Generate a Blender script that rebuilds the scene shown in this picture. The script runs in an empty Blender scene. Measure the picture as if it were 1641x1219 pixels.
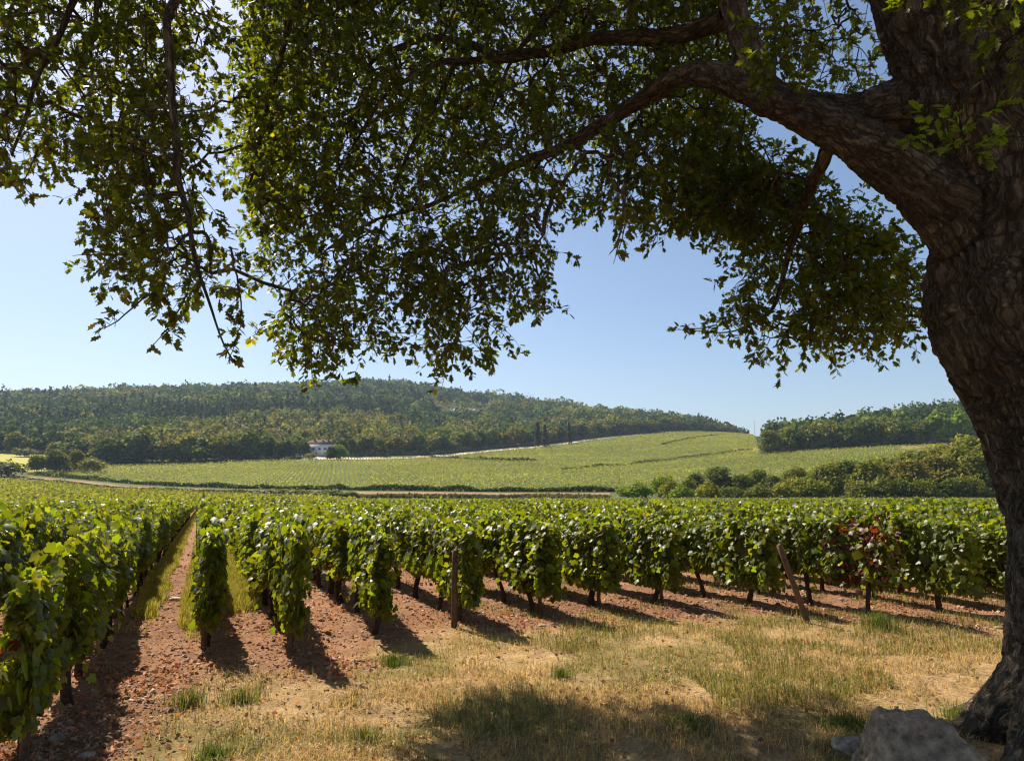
import bpy, math, numpy as np
from mathutils import Vector

# ------------------------------------------------------------------ camera, light, exposure
sc = bpy.context.scene
PITCH = math.radians(8.35)
EYE = 1.7
FPX, CX, CY = 1094.0, 820.5, 609.5
cam_d = bpy.data.cameras.new("camera")
cam_d.sensor_width = 36.0
cam_d.lens = 24.0
cam_d.clip_start = 0.05
cam_d.clip_end = 9000
cam = bpy.data.objects.new("camera", cam_d)
cam.location = (0, 0, EYE)
cam.rotation_euler = (math.radians(90) + PITCH, 0, 0)
sc.collection.objects.link(cam)
sc.camera = cam

SUN_AZ = math.radians(-39.0)      # clockwise from +Y (the view direction)
SUN_EL = math.radians(48.5)
world = bpy.data.worlds.new("World")
sc.world = world
world.use_nodes = True
wn = world.node_tree
sky = wn.nodes.new("ShaderNodeTexSky")
sky.sky_type = 'NISHITA'
sky.sun_disc = False
sky.sun_elevation = SUN_EL
sky.sun_rotation = SUN_AZ
sky.altitude = 250
sky.air_density = 1.0
sky.dust_density = 1.2
sky.ozone_density = 2.8
bg = wn.nodes["Background"]
bg.inputs[1].default_value = 0.075
wn.links.new(sky.outputs[0], bg.inputs[0])

sun_d = bpy.data.lights.new("sun", 'SUN')
sun_d.energy = 5.0
sun_d.angle = math.radians(0.5)
sun_d.color = (1.0, 0.90, 0.76)
sun = bpy.data.objects.new("sun", sun_d)
sdir = Vector((math.sin(SUN_AZ) * math.cos(SUN_EL), math.cos(SUN_AZ) * math.cos(SUN_EL), math.sin(SUN_EL)))
sun.rotation_euler = sdir.to_track_quat('Z', 'Y').to_euler()
sun.location = (-20, 30, 40)
sc.collection.objects.link(sun)

sc.view_settings.view_transform = 'Standard'
sc.view_settings.look = 'None'
sc.view_settings.exposure = 0.85
sc.view_settings.gamma = 1.0
sc.view_settings.use_curve_mapping = False
sc.cycles.max_bounces = 7
sc.cycles.diffuse_bounces = 3
sc.cycles.glossy_bounces = 2
sc.cycles.transmission_bounces = 4
sc.cycles.volume_bounces = 0
sc.cycles.sample_clamp_indirect = 6.0
sc.cycles.pixel_filter_type = 'BLACKMAN_HARRIS'
sc.cycles.filter_width = 1.2

RNG = np.random.default_rng(7)
SD = np.array(sdir)


# ------------------------------------------------------------------ numeric helpers
def hash3(ix, iy, iz, seed):
    h = (ix.astype(np.int64) * 374761393 + iy.astype(np.int64) * 668265263 + iz.astype(np.int64) * 2147483647 + seed * 974634777) & 0xFFFFFFFF
    h = ((h ^ (h >> 13)) * 1274126177) & 0xFFFFFFFF
    h = ((h ^ (h >> 16)) * 2246822519) & 0xFFFFFFFF
    return ((h ^ (h >> 15)) & 0xFFFFFF) / float(0xFFFFFF)


def vnoise(P, seed=0):
    P = np.asarray(P, float)
    if P.shape[1] == 2:
        P = np.c_[P, np.zeros(len(P))]
    i = np.floor(P).astype(np.int64)
    f = P - i
    f = f * f * (3 - 2 * f)
    r = 0
    for a in (0, 1):
        for b in (0, 1):
            for c in (0, 1):
                w = (f[:, 0] if a else 1 - f[:, 0]) * (f[:, 1] if b else 1 - f[:, 1]) * (f[:, 2] if c else 1 - f[:, 2])
                r = r + w * hash3(i[:, 0] + a, i[:, 1] + b, i[:, 2] + c, seed)
    return r


def fbm(P, octv=4, seed=0):
    P = np.asarray(P, float)
    a, s, t = 0.5, 0, 0
    for o in range(octv):
        s = s + a * vnoise(P * 2.0 ** o + 17.3 * o, seed + o)
        t += a
        a *= 0.5
    return s / t


def smooth(x, a, b):
    t = np.clip((x - a) / (b - a), 0, 1)
    return t * t * (3 - 2 * t)


def ray(px, py):
    x = (np.asarray(px, float) - CX) / FPX
    y = (CY - np.asarray(py, float)) / FPX
    dy = math.cos(PITCH) - y * math.sin(PITCH)
    dz = math.sin(PITCH) + y * math.cos(PITCH)
    return x, dy, dz


def P(px, py, Y):
    x, dy, dz = ray(px, py)
    t = Y / dy
    return np.array([x * t, Y, EYE + dz * t])


def project(V):
    V = np.asarray(V, float)
    z = V[:, 2] - EYE
    d = V[:, 1] * math.cos(PITCH) + z * math.sin(PITCH)
    u = -V[:, 1] * math.sin(PITCH) + z * math.cos(PITCH)
    d = np.where(d > 0.01, d, 0.01)
    return CX + FPX * V[:, 0] / d, CY - FPX * u / d


# ------------------------------------------------------------------ terrain
ZH = lambda Y, py: EYE + Y * (770 - py) / FPX
_cols = {
    -700: [(0, 0), (8, 0), (20, -.25), (60, -1.35), (104, -2.75), (118, -2.9), (180, -1.5), (290, 3), (330, 6.8), (450, 19), (700, 62), (1200, 140), (3000, 110)],
    0: [(0, 0), (8, 0), (20, -.25), (60, -1.35), (104, -2.75), (118, -2.9), (170, ZH(170, 795)), (230, ZH(230, 779)), (290, ZH(290, 766)), (300, ZH(300, 762)), (330, ZH(330, 753)), (450, ZH(450, 727)), (700, ZH(700, 678)), (1200, ZH(1200, 641)), (1500, 150), (3000, 120)],
    200: [(0, 0), (8, 0), (20, -.25), (60, -1.3), (108, -2.65), (125, -3.0), (150, -3.0), (240, ZH(240, 787)), (260, ZH(260, 780)), (272, ZH(272, 774)), (400, ZH(400, 745)), (700, ZH(700, 680)), (1250, ZH(1250, 634)), (1600, 150), (3000, 120)],
    480: [(0, 0), (8, 0), (20, -.25), (60, -1.32), (110, -2.65), (150, -3.25), (200, ZH(200, 794)), (220, ZH(220, 786)), (228, ZH(228, 784)), (420, ZH(420, 738)), (700, ZH(700, 676)), (1350, ZH(1350, 624)), (1800, 150), (3000, 120)],
    620: [(0, 0), (8, 0), (20, -.25), (60, -1.32), (110, -2.65), (150, -3.25), (185, ZH(185, 797)), (192, ZH(192, 795)), (205, ZH(205, 788)), (213, ZH(213, 786)), (440, ZH(440, 737)), (720, ZH(720, 680)), (1380, ZH(1380, 618)), (1800, 150), (3000, 120)],
    700: [(0, 0), (8, 0), (20, -.25), (60, -1.32), (110, -2.65), (150, -3.25), (184, ZH(184, 797)), (190, ZH(190, 795)), (205, ZH(205, 788)), (212, ZH(212, 786)), (480, ZH(480, 733)), (800, ZH(800, 682)), (1350, ZH(1350, 631)), (1800, 140), (3000, 110)],
    860: [(0, 0), (8, 0), (20, -.25), (60, -1.3), (110, -2.6), (145, -3.2), (180, ZH(180, 797)), (188, ZH(188, 795.5)), (203, ZH(203, 788)), (210, ZH(210, 786)), (560, ZH(560, 718)), (850, ZH(850, 683)), (1300, ZH(1300, 652)), (1700, 120), (3000, 100)],
    1000: [(0, 0), (8, 0), (20, -.25), (60, -1.3), (110, -2.6), (145, -3.2), (180, ZH(180, 797)), (188, ZH(188, 795.5)), (202, ZH(202, 788)), (209, ZH(209, 786)), (350, ZH(350, 745)), (650, ZH(650, 700)), (900, ZH(900, 684)), (1200, ZH(1200, 668)), (1700, 90), (3000, 80)],
    1100: [(0, 0), (8, 0), (20, -.25), (60, -1.3), (110, -2.55), (145, -3.1), (190, -2.8), (340, ZH(340, 742)), (720, ZH(720, 692)), (900, ZH(900, 690)), (1000, ZH(1000, 681)), (1400, 80), (3000, 60)],
    1200: [(0, 0), (8, 0), (20, -.25), (60, -1.3), (110, -2.55), (145, -3.1), (190, -2.2), (300, ZH(300, 741)), (380, ZH(380, 725)), (720, ZH(720, 694)), (900, 50), (1300, 40), (3000, 20)],
    1300: [(0, 0), (8, 0), (20, -.25), (60, -1.3), (110, -2.55), (145, -3.1), (180, -1.5), (340, ZH(340, 722)), (450, 26.5), (600, 34.5), (1300, 36), (3000, 20)],
    1450: [(0, 0), (8, 0), (20, -.25), (60, -1.3), (110, -2.55), (145, -3.1), (180, -1.5), (340, ZH(340, 714)), (450, 35), (600, 51), (1300, 52), (3000, 30)],
    1660: [(0, 0), (8, 0), (20, -.25), (60, -1.3), (110, -2.55), (145, -3.1), (180, -1.2), (340, 21), (450, 42), (600, 63), (1300, 64), (3000, 40)],
    2400: [(0, 0), (8, 0), (20, -.25), (60, -1.3), (110, -2.55), (145, -3.1), (180, -1.2), (340, 21), (450, 42), (600, 63), (1300, 64), (3000, 40)],
}
YG = np.concatenate([np.linspace(0, 40, 9)[:-1], np.linspace(40, 400, 73)[:-1], np.linspace(400, 3000, 105)])
UG = np.linspace(-1.4, 1.45, 115)
_cu = np.array([(k - CX) / FPX for k in _cols])
_tab = np.array([np.interp(YG, [a for a, b in v], [b for a, b in v]) for v in _cols.values()])
ZT = np.array([[np.interp(u, _cu, _tab[:, j]) for j in range(len(YG))] for u in UG])
for _ in range(2):
    q = np.pad(ZT, ((1, 1), (0, 0)), 'edge')
    ZT = 0.25 * q[:-2] + 0.5 * q[1:-1] + 0.25 * q[2:]
q = np.pad(ZT, ((0, 0), (1, 1)), 'edge')
ZT = 0.2 * q[:, :-2] + 0.6 * q[:, 1:-1] + 0.2 * q[:, 2:]


def ground(X, Y):
    X = np.atleast_1d(np.asarray(X, float))
    Y = np.atleast_1d(np.asarray(Y, float))
    u = np.clip(X / np.maximum(Y, 8.0), UG[0], UG[-1])
    y = np.clip(Y, 0, 3000)
    iu = np.clip((u - UG[0]) / (UG[1] - UG[0]), 0, len(UG) - 1.001)
    iy = np.interp(y, YG, np.arange(len(YG)))
    iy = np.clip(iy, 0, len(YG) - 1.001)
    a, b = iu.astype(int), iy.astype(int)
    fa, fb = iu - a, iy - b
    return (ZT[a, b] * (1 - fa) * (1 - fb) + ZT[a + 1, b] * fa * (1 - fb) + ZT[a, b + 1] * (1 - fa) * fb + ZT[a + 1, b + 1] * fa * fb)


# rows of vines: n across, d along
NV = np.array([.9135, .4067])
DV = np.array([-.4067, .9135])


def kt(X, Y):
    return X * NV[0] + Y * NV[1] - .09, X * DV[0] + Y * DV[1]


ROW0 = {0: 7.75, 1: 7.15, 2: 7.75, 3: 7.85, 4: 8.0, 5: 8.15, 6: 8.1, 7: 7.2, 8: 6.1, 9: 5.8, 10: 5.5}


KOFF = {1: -.12, 2: -.09, 3: .02}


def koff(k):
    return KOFF.get(k, .09)


def row_start(k):
    if k < 0:
        return 5.0 if k > -4 else 4.5
    return ROW0.get(k, 5.2)


def y_end(u):
    return np.interp(u, [-.75, -.45, -.2, .16, .75], [104, 116, 130, 145, 146])


def zone_straw(X, Y):
    """1 on the dry grass headland, 0 on bare stony soil"""
    k, t = kt(X, Y)
    w = (fbm(np.c_[X * 1.3, Y * 1.3], 5, 3) - .5) * 3.2
    edge = np.interp(k, [-1.5, 0, 1, 2, 3, 5, 7, 8, 10, 14], [6.0, 6.6, 6.4, 6.9, 7.2, 7.4, 6.3, 5.3, 5.0, 4.7])
    s = smooth(edge + .3 + w * .6 - t, -.5, .5)
    path = smooth(k + w * .25 + np.clip(5 - t, 0, 3) * .10, -.42, -.12)
    return s * path


def zone_aisle(X, Y):
    """green grass strips beside the lone row"""
    k, t = kt(X, Y)
    w = (fbm(np.c_[X * 2.1, Y * 2.1], 3, 9) - .5)
    a = smooth(t + w * 2.2, 9.9, 11.4) * smooth(k + w * .1, .12, .2) * (1 - smooth(k + w * .1, .64, .76))
    b = smooth(t + w * 2, 9.6, 11.5) * smooth(k + w * .2, -.9, -.8) * (1 - smooth(k + w * .2, -.62, -.52))
    c = .5 * smooth(t + w * 2, 8.8, 9.8) * smooth(k + w * .1, -.3, -.22) * (1 - smooth(k, -.12, 0))
    return np.clip(a + b + c, 0, 1)


# ------------------------------------------------------------------ mesh building
class Geo:
    def __init__(self):
        self.v, self.c, self.tri, self.quad, self.tm, self.qm, self.n = [], [], [], [], [], [], 0
        self.extra = []

    def add(self, V, F, col=None, mat=0, extra=None):
        V = np.asarray(V, float)
        F = np.asarray(F)
        if col is None:
            col = (.5, .5, .5)
        col = np.asarray(col, float)
        if col.ndim == 1:
            col = np.tile(col, (len(V), 1))
        self.v.append(V)
        self.c.append(col)
        self.extra.append(np.zeros((len(V), 3)) if extra is None else extra)
        (self.tri if F.shape[1] == 3 else self.quad).append(F + self.n)
        (self.tm if F.shape[1] == 3 else self.qm).append(np.full(len(F), mat))
        self.n += len(V)

    def build(self, name, mats, parent=None, smooth_sh=False, link=True):
        V = np.concatenate(self.v)
        C = np.concatenate(self.c)
        E = np.concatenate(self.extra)
        T = np.concatenate(self.tri) if self.tri else np.zeros((0, 3), int)
        Q = np.concatenate(self.quad) if self.quad else np.zeros((0, 4), int)
        M = np.concatenate(self.tm + self.qm)
        me = bpy.data.meshes.new(name)
        me.vertices.add(len(V))
        me.vertices.foreach_set("co", V.astype(np.float32).ravel())
        nl = T.size + Q.size
        me.loops.add(nl)
        me.loops.foreach_set("vertex_index", np.concatenate([T.ravel(), Q.ravel()]).astype(np.int32))
        me.polygons.add(len(T) + len(Q))
        st = np.concatenate([np.arange(len(T)) * 3, T.size + np.arange(len(Q)) * 4])
        me.polygons.foreach_set("loop_start", st.astype(np.int32))
        me.polygons.foreach_set("material_index", M.astype(np.int32))
        if smooth_sh:
            me.polygons.foreach_set("use_smooth", np.ones(len(M), bool))
        me.update(calc_edges=True)
        ca = me.color_attributes.new("col", 'FLOAT_COLOR', 'POINT')
        ca.data.foreach_set("color", np.c_[C, np.ones(len(C))].astype(np.float32).ravel())
        if np.any(E):
            ea = me.attributes.new("bark", 'FLOAT_VECTOR', 'POINT')
            ea.data.foreach_set("vector", E.astype(np.float32).ravel())
        for m in (mats if isinstance(mats, (list, tuple)) else [mats]):
            me.materials.append(m)
        if not link:
            return me
        o = bpy.data.objects.new(name, me)
        sc.collection.objects.link(o)
        if parent:
            o.parent = parent
        return o


def norm(a):
    return a / np.maximum(np.linalg.norm(a, axis=-1, keepdims=True), 1e-9)


def place(tv, tf, pos, tip, nrm, scale):
    """copies of a flat template (x across, y along, z normal) at pos, y->tip, z->nrm"""
    y = norm(tip)
    x = norm(np.cross(y, nrm))
    z = np.cross(x, y)
    R = np.stack([x, y, z], axis=1)
    sc_ = np.asarray(scale, float)
    if sc_.ndim == 1:
        sc_ = sc_[:, None]
    V = np.einsum('vi,nij->nvj', tv, R) * sc_[:, None, :] + pos[:, None, :]
    F = tf[None] + (np.arange(len(pos)) * len(tv))[:, None, None]
    return V.reshape(-1, 3), F.reshape(-1, tf.shape[1])


def rep(c, k):
    return np.repeat(c, k, axis=0)


def rand_dir(n, rng=RNG):
    return norm(rng.normal(size=(n, 3)))


def tube(pts, rad, seg=8, jag=0.0, rng=RNG, cap=True):
    pts = np.asarray(pts, float)
    rad = np.asarray(rad, float)
    T = norm(np.gradient(pts, axis=0))
    ref = np.array([0, 0, 1.0]) if abs(T[0][2]) < .8 else np.array([0, 1.0, 0])
    a = norm(np.cross(T[0], ref))
    A = []
    for t in T:
        a = norm(a - t * np.dot(a, t))
        A.append(a)
    A = np.array(A)
    B = np.cross(T, A)
    th = np.arange(seg) * 2 * math.pi / seg
    r = rad[:, None] * (1 + jag * rng.normal(size=(len(pts), seg)))
    V = pts[:, None, :] + r[..., None] * (np.cos(th)[None, :, None] * A[:, None, :] + np.sin(th)[None, :, None] * B[:, None, :])
    L = np.concatenate([[0], np.cumsum(np.linalg.norm(np.diff(pts, axis=0), axis=1))])
    E = np.stack(np.broadcast_arrays(rad[:, None] * np.cos(th), rad[:, None] * np.sin(th), L[:, None] * .25), -1)
    n = len(pts)
    i, j = np.meshgrid(np.arange(n - 1), np.arange(seg), indexing='ij')
    j2 = (j + 1) % seg
    F = np.stack([i * seg + j, i * seg + j2, (i + 1) * seg + j2, (i + 1) * seg + j], -1).reshape(-1, 4)
    V = V.reshape(-1, 3)
    E = E.reshape(-1, 3) + 1e-4
    if cap:
        V = np.concatenate([V, pts[-1:] + T[-1:] * rad[-1] * .5, pts[:1]])
        E = np.concatenate([E, E[-1:], E[:1]])
    return V, F, E


def add_tube(g, pts, rad, seg=8, col=(.2, .15, .1), mat=0, jag=0.0):
    V, F, E = tube(pts, rad, seg, jag, cap=False)
    g.add(V, F, col, mat, E)


def add_box(g, c, s, col=(.5, .5, .5), mat=0, rz=0.0):
    c, s = np.asarray(c, float), np.asarray(s, float) / 2
    q = np.array([[-1, -1, -1], [1, -1, -1], [1, 1, -1], [-1, 1, -1], [-1, -1, 1], [1, -1, 1], [1, 1, 1], [-1, 1, 1]]) * s
    cz, sz = math.cos(rz), math.sin(rz)
    q = np.c_[q[:, 0] * cz - q[:, 1] * sz, q[:, 0] * sz + q[:, 1] * cz, q[:, 2]] + c
    g.add(q, [[0, 3, 2, 1], [4, 5, 6, 7], [0, 1, 5, 4], [1, 2, 6, 5], [2, 3, 7, 6], [3, 0, 4, 7]], col, mat)


# ------------------------------------------------------------------ materials
def mat_new(name):
    m = bpy.data.materials.new(name)
    m.use_nodes = True
    nt = m.node_tree
    b = nt.nodes["Principled BSDF"]
    return m, nt, b


def nd(nt, typ, **kw):
    n = nt.nodes.new(typ)
    for k, v in kw.items():
        setattr(n, k, v)
    return n


def mixc(nt, a, b, f, mode='MIX'):
    n = nd(nt, 'ShaderNodeMix', data_type='RGBA', blend_type=mode)
    for s, v in ((0, f), (6, a), (7, b)):
        if hasattr(v, 'is_linked') or hasattr(v, 'links'):
            nt.links.new(v, n.inputs[s])
        else:
            n.inputs[s].default_value = v if s == 0 else (*v, 1)
    return n.outputs[2]


def ramp(nt, src, stops):
    r = nd(nt, 'ShaderNodeValToRGB')
    el = r.color_ramp.elements
    while len(el) < len(stops):
        el.new(.5)
    for e, (p, c) in zip(el, stops):
        e.position = p
        e.color = (*c, 1) if len(c) == 3 else c
    nt.links.new(src, r.inputs[0])
    return r.outputs[0]


def noise_tex(nt, scale, detail=4, vec=None, rough=.6):
    n = nd(nt, 'ShaderNodeTexNoise')
    n.inputs['Scale'].default_value = scale
    n.inputs['Detail'].default_value = detail
    n.inputs['Roughness'].default_value = rough
    if vec is not None:
        nt.links.new(vec, n.inputs['Vector'])
    return n.outputs['Fac']


def leaf_mat(name, trans=.45, tint=(2.0, 2.1, .5), rough=.42, spec=.45, objcol=False, vary=0.25):
    """leaf: gloss above, light coming through from behind; base colour from the mesh"""
    m, nt, b = mat_new(name)
    at = nd(nt, 'ShaderNodeAttribute', attribute_name='col')
    c = at.outputs['Color']
    if objcol:
        oi = nd(nt, 'ShaderNodeObjectInfo')
        c = mixc(nt, c, oi.outputs['Color'], 1.0, 'MULTIPLY')
    b.inputs['Roughness'].default_value = rough
    b.inputs['Specular IOR Level'].default_value = spec
    nt.links.new(c, b.inputs['Base Color'])
    tr = nd(nt, 'ShaderNodeBsdfTranslucent')
    tc = mixc(nt, c, tint, 1.0, 'MULTIPLY')
    nt.links.new(tc, tr.inputs[0])
    mx = nd(nt, 'ShaderNodeMixShader')
    mx.inputs[0].default_value = trans
    nt.links.new(b.outputs[0], mx.inputs[1])
    nt.links.new(tr.outputs[0], mx.inputs[2])
    nt.links.new(mx.outputs[0], nt.nodes['Material Output'].inputs[0])
    return m


def plain_mat(name, rough=.85, spec=.2, scale=0, amt=.4, bump=0.0, attr=True, col=(.5, .5, .5), objcol=False):
    m, nt, b = mat_new(name)
    if attr:
        c = nd(nt, 'ShaderNodeAttribute', attribute_name='col').outputs['Color']
    else:
        rgb = nd(nt, 'ShaderNodeRGB')
        rgb.outputs[0].default_value = (*col, 1)
        c = rgb.outputs[0]
    if objcol:
        oi = nd(nt, 'ShaderNodeObjectInfo')
        c = mixc(nt, c, oi.outputs['Color'], 1.0, 'MULTIPLY')
    if scale:
        geo = nd(nt, 'ShaderNodeTexCoord')
        n = noise_tex(nt, scale, 6, geo.outputs['Object'])
        r = ramp(nt, n, [(.3, (1 - amt,) * 3), (.7, (1 + amt * .6,) * 3)])
        c = mixc(nt, c, r, 1.0, 'MULTIPLY')
        if bump:
            bn = nd(nt, 'ShaderNodeBump')
            bn.inputs['Strength'].default_value = 1
            bn.inputs['Distance'].default_value = bump
            nt.links.new(n, bn.inputs['Height'])
            nt.links.new(bn.outputs[0], b.inputs['Normal'])
    nt.links.new(c, b.inputs['Base Color'])
    b.inputs['Roughness'].default_value = rough
    b.inputs['Specular IOR Level'].default_value = spec
    return m


M_vine = leaf_mat('vine_leaf', .38, (3.6, 3.3, .6), .45, .40)
M_field = leaf_mat('field_leaf', .40, (2.8, 2.3, .7), .7, .08)
M_oak = leaf_mat('oak_leaf', .50, (4.6, 4.6, .5), .42, .4)
M_tree = leaf_mat('tree_leaf', .22, (2.4, 2.2, .6), .65, .12, objcol=True)
M_wood_leaf = leaf_mat('wood_leaf', .22, (2.4, 2.2, .8), .7, .08)
M_grass = leaf_mat('grass_blade', .35, (1.5, 1.4, .8), .6, .2)
M_post = plain_mat('post_wood', .8, .2, 14, .5, .004)
M_vtrunk = plain_mat('vine_bark', .9, .15, 30, .6, .01)
M_stone = plain_mat('stone', .9, .2, 11, .6, .03)
M_boulder = plain_mat('boulder_rock', .92, .15, 17, .62, .07)
M_core = plain_mat('inner_foliage', .9, .05, 6, .4)
M_plain = plain_mat('flat_paint', .85, .2)


def bark_mat():
    m, nt, b = mat_new('oak_bark')
    at = nd(nt, 'ShaderNodeAttribute', attribute_name='bark')
    vec = at.outputs['Vector']
    wob = nd(nt, 'ShaderNodeTexNoise')
    wob.inputs['Scale'].default_value = 8
    wob.inputs['Detail'].default_value = 4
    nt.links.new(vec, wob.inputs['Vector'])
    ma = nd(nt, 'ShaderNodeVectorMath', operation='MULTIPLY_ADD')
    ma.inputs[1].default_value = (.06, .06, .06)
    nt.links.new(wob.outputs['Color'], ma.inputs[0])
    nt.links.new(vec, ma.inputs[2])

    def ridge(scale, detail, width):
        n = noise_tex(nt, scale, detail, ma.outputs[0], .62)
        s_ = nd(nt, 'ShaderNodeMath', operation='SUBTRACT')
        nt.links.new(n, s_.inputs[0])
        s_.inputs[1].default_value = .5
        a_ = nd(nt, 'ShaderNodeMath', operation='ABSOLUTE')
        nt.links.new(s_.outputs[0], a_.inputs[0])
        return ramp(nt, a_.outputs[0], [(0.0, (.12, .12, .12)), (width, (1, 1, 1))])
    crack = mixc(nt, ridge(13, 7, .075), ridge(31, 6, .09), .55, 'MULTIPLY')
    tc = nd(nt, 'ShaderNodeTexCoord')
    fine = noise_tex(nt, 55, 6, vec, .7)
    big = noise_tex(nt, 2.2, 4, tc.outputs['Object'])
    lich = noise_tex(nt, 7, 5, tc.outputs['Object'], .7)
    base = ramp(nt, fine, [(.25, (.085, .066, .048)), (.5, (.20, .165, .125)), (.8, (.40, .35, .28))])
    base = mixc(nt, base, (.28, .27, .20), ramp(nt, lich, [(.52, (0, 0, 0)), (.62, (.55, .55, .55))]))
    base = mixc(nt, base, ramp(nt, big, [(.3, (.6, .55, .5)), (.7, (1.15, 1.1, 1.0))]), 1.0, 'MULTIPLY')
    col = mixc(nt, (.030, .022, .015), base, crack)
    nt.links.new(col, b.inputs['Base Color'])
    b.inputs['Roughness'].default_value = .92
    b.inputs['Specular IOR Level'].default_value = .15
    ad = nd(nt, 'ShaderNodeMath', operation='MULTIPLY_ADD')
    nt.links.new(fine, ad.inputs[0])
    ad.inputs[1].default_value = .6
    nt.links.new(crack, ad.inputs[2])
    bn = nd(nt, 'ShaderNodeBump')
    bn.inputs['Strength'].default_value = 1
    bn.inputs['Distance'].default_value = .02
    nt.links.new(ad.outputs[0], bn.inputs['Height'])
    nt.links.new(bn.outputs[0], b.inputs['Normal'])
    return m


M_bark = bark_mat()


def tag(o, label, cat, group=None, kind=None):
    if label:
        o['label'] = label
    if cat:
        o['category'] = cat
    if group:
        o['group'] = group
    if kind:
        o['kind'] = kind
    return o


def empty(name, loc, rz=0.0):
    o = bpy.data.objects.new(name, None)
    o.empty_display_size = .2
    o.location = tuple(float(x) for x in loc)
    o.rotation_euler = (0, 0, rz)
    sc.collection.objects.link(o)
    return o


def link_mesh(name, me, parent=None):
    o = bpy.data.objects.new(name, me)
    sc.collection.objects.link(o)
    if parent:
        o.parent = parent
    return o


ORD1 = "first second third fourth fifth sixth seventh eighth ninth tenth eleventh twelfth thirteenth fourteenth fifteenth sixteenth seventeenth eighteenth nineteenth".split()
TENS = {20: 'twent', 30: 'thirt', 40: 'fort', 50: 'fift', 60: 'sixt', 70: 'sevent', 80: 'eight', 90: 'ninet'}


def ordinal(n):
    if n < 20:
        return ORD1[n - 1]
    if n >= 100:
        return 'hundredth' if n == 100 else 'hundred-' + ordinal(n - 100)
    t, r = n // 10 * 10, n % 10
    return TENS[t] + ('ieth' if r == 0 else 'y-' + ORD1[r - 1])


# ------------------------------------------------------------------ ground sheet
def wood_edge(px):
    return np.interp(px, [-700, 0, 78, 84, 200, 330, 480, 500, 560, 620, 700, 860, 1000, 1100, 1160, 1200, 1215], [452, 452, 446, 392, 396, 405, 425, 440, 442, 455, 490, 575, 672, 745, 800, 880, 2000])


def field_back(px):
    """far edge (depth) of the big field across the valley"""
    return np.interp(px, [60, 200, 480, 700, 860, 1000, 1100, 1205, 1216, 1300, 1450, 2000], [312, 396, 416, 476, 556, 646, 730, 760, 340, 338, 336, 336])


def field_front(px):
    return np.interp(px, [60, 130, 200, 400, 600, 800, 1000, 1100, 1500], [304, 290, 272, 235, 215, 206, 204, 178, 176])


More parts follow.
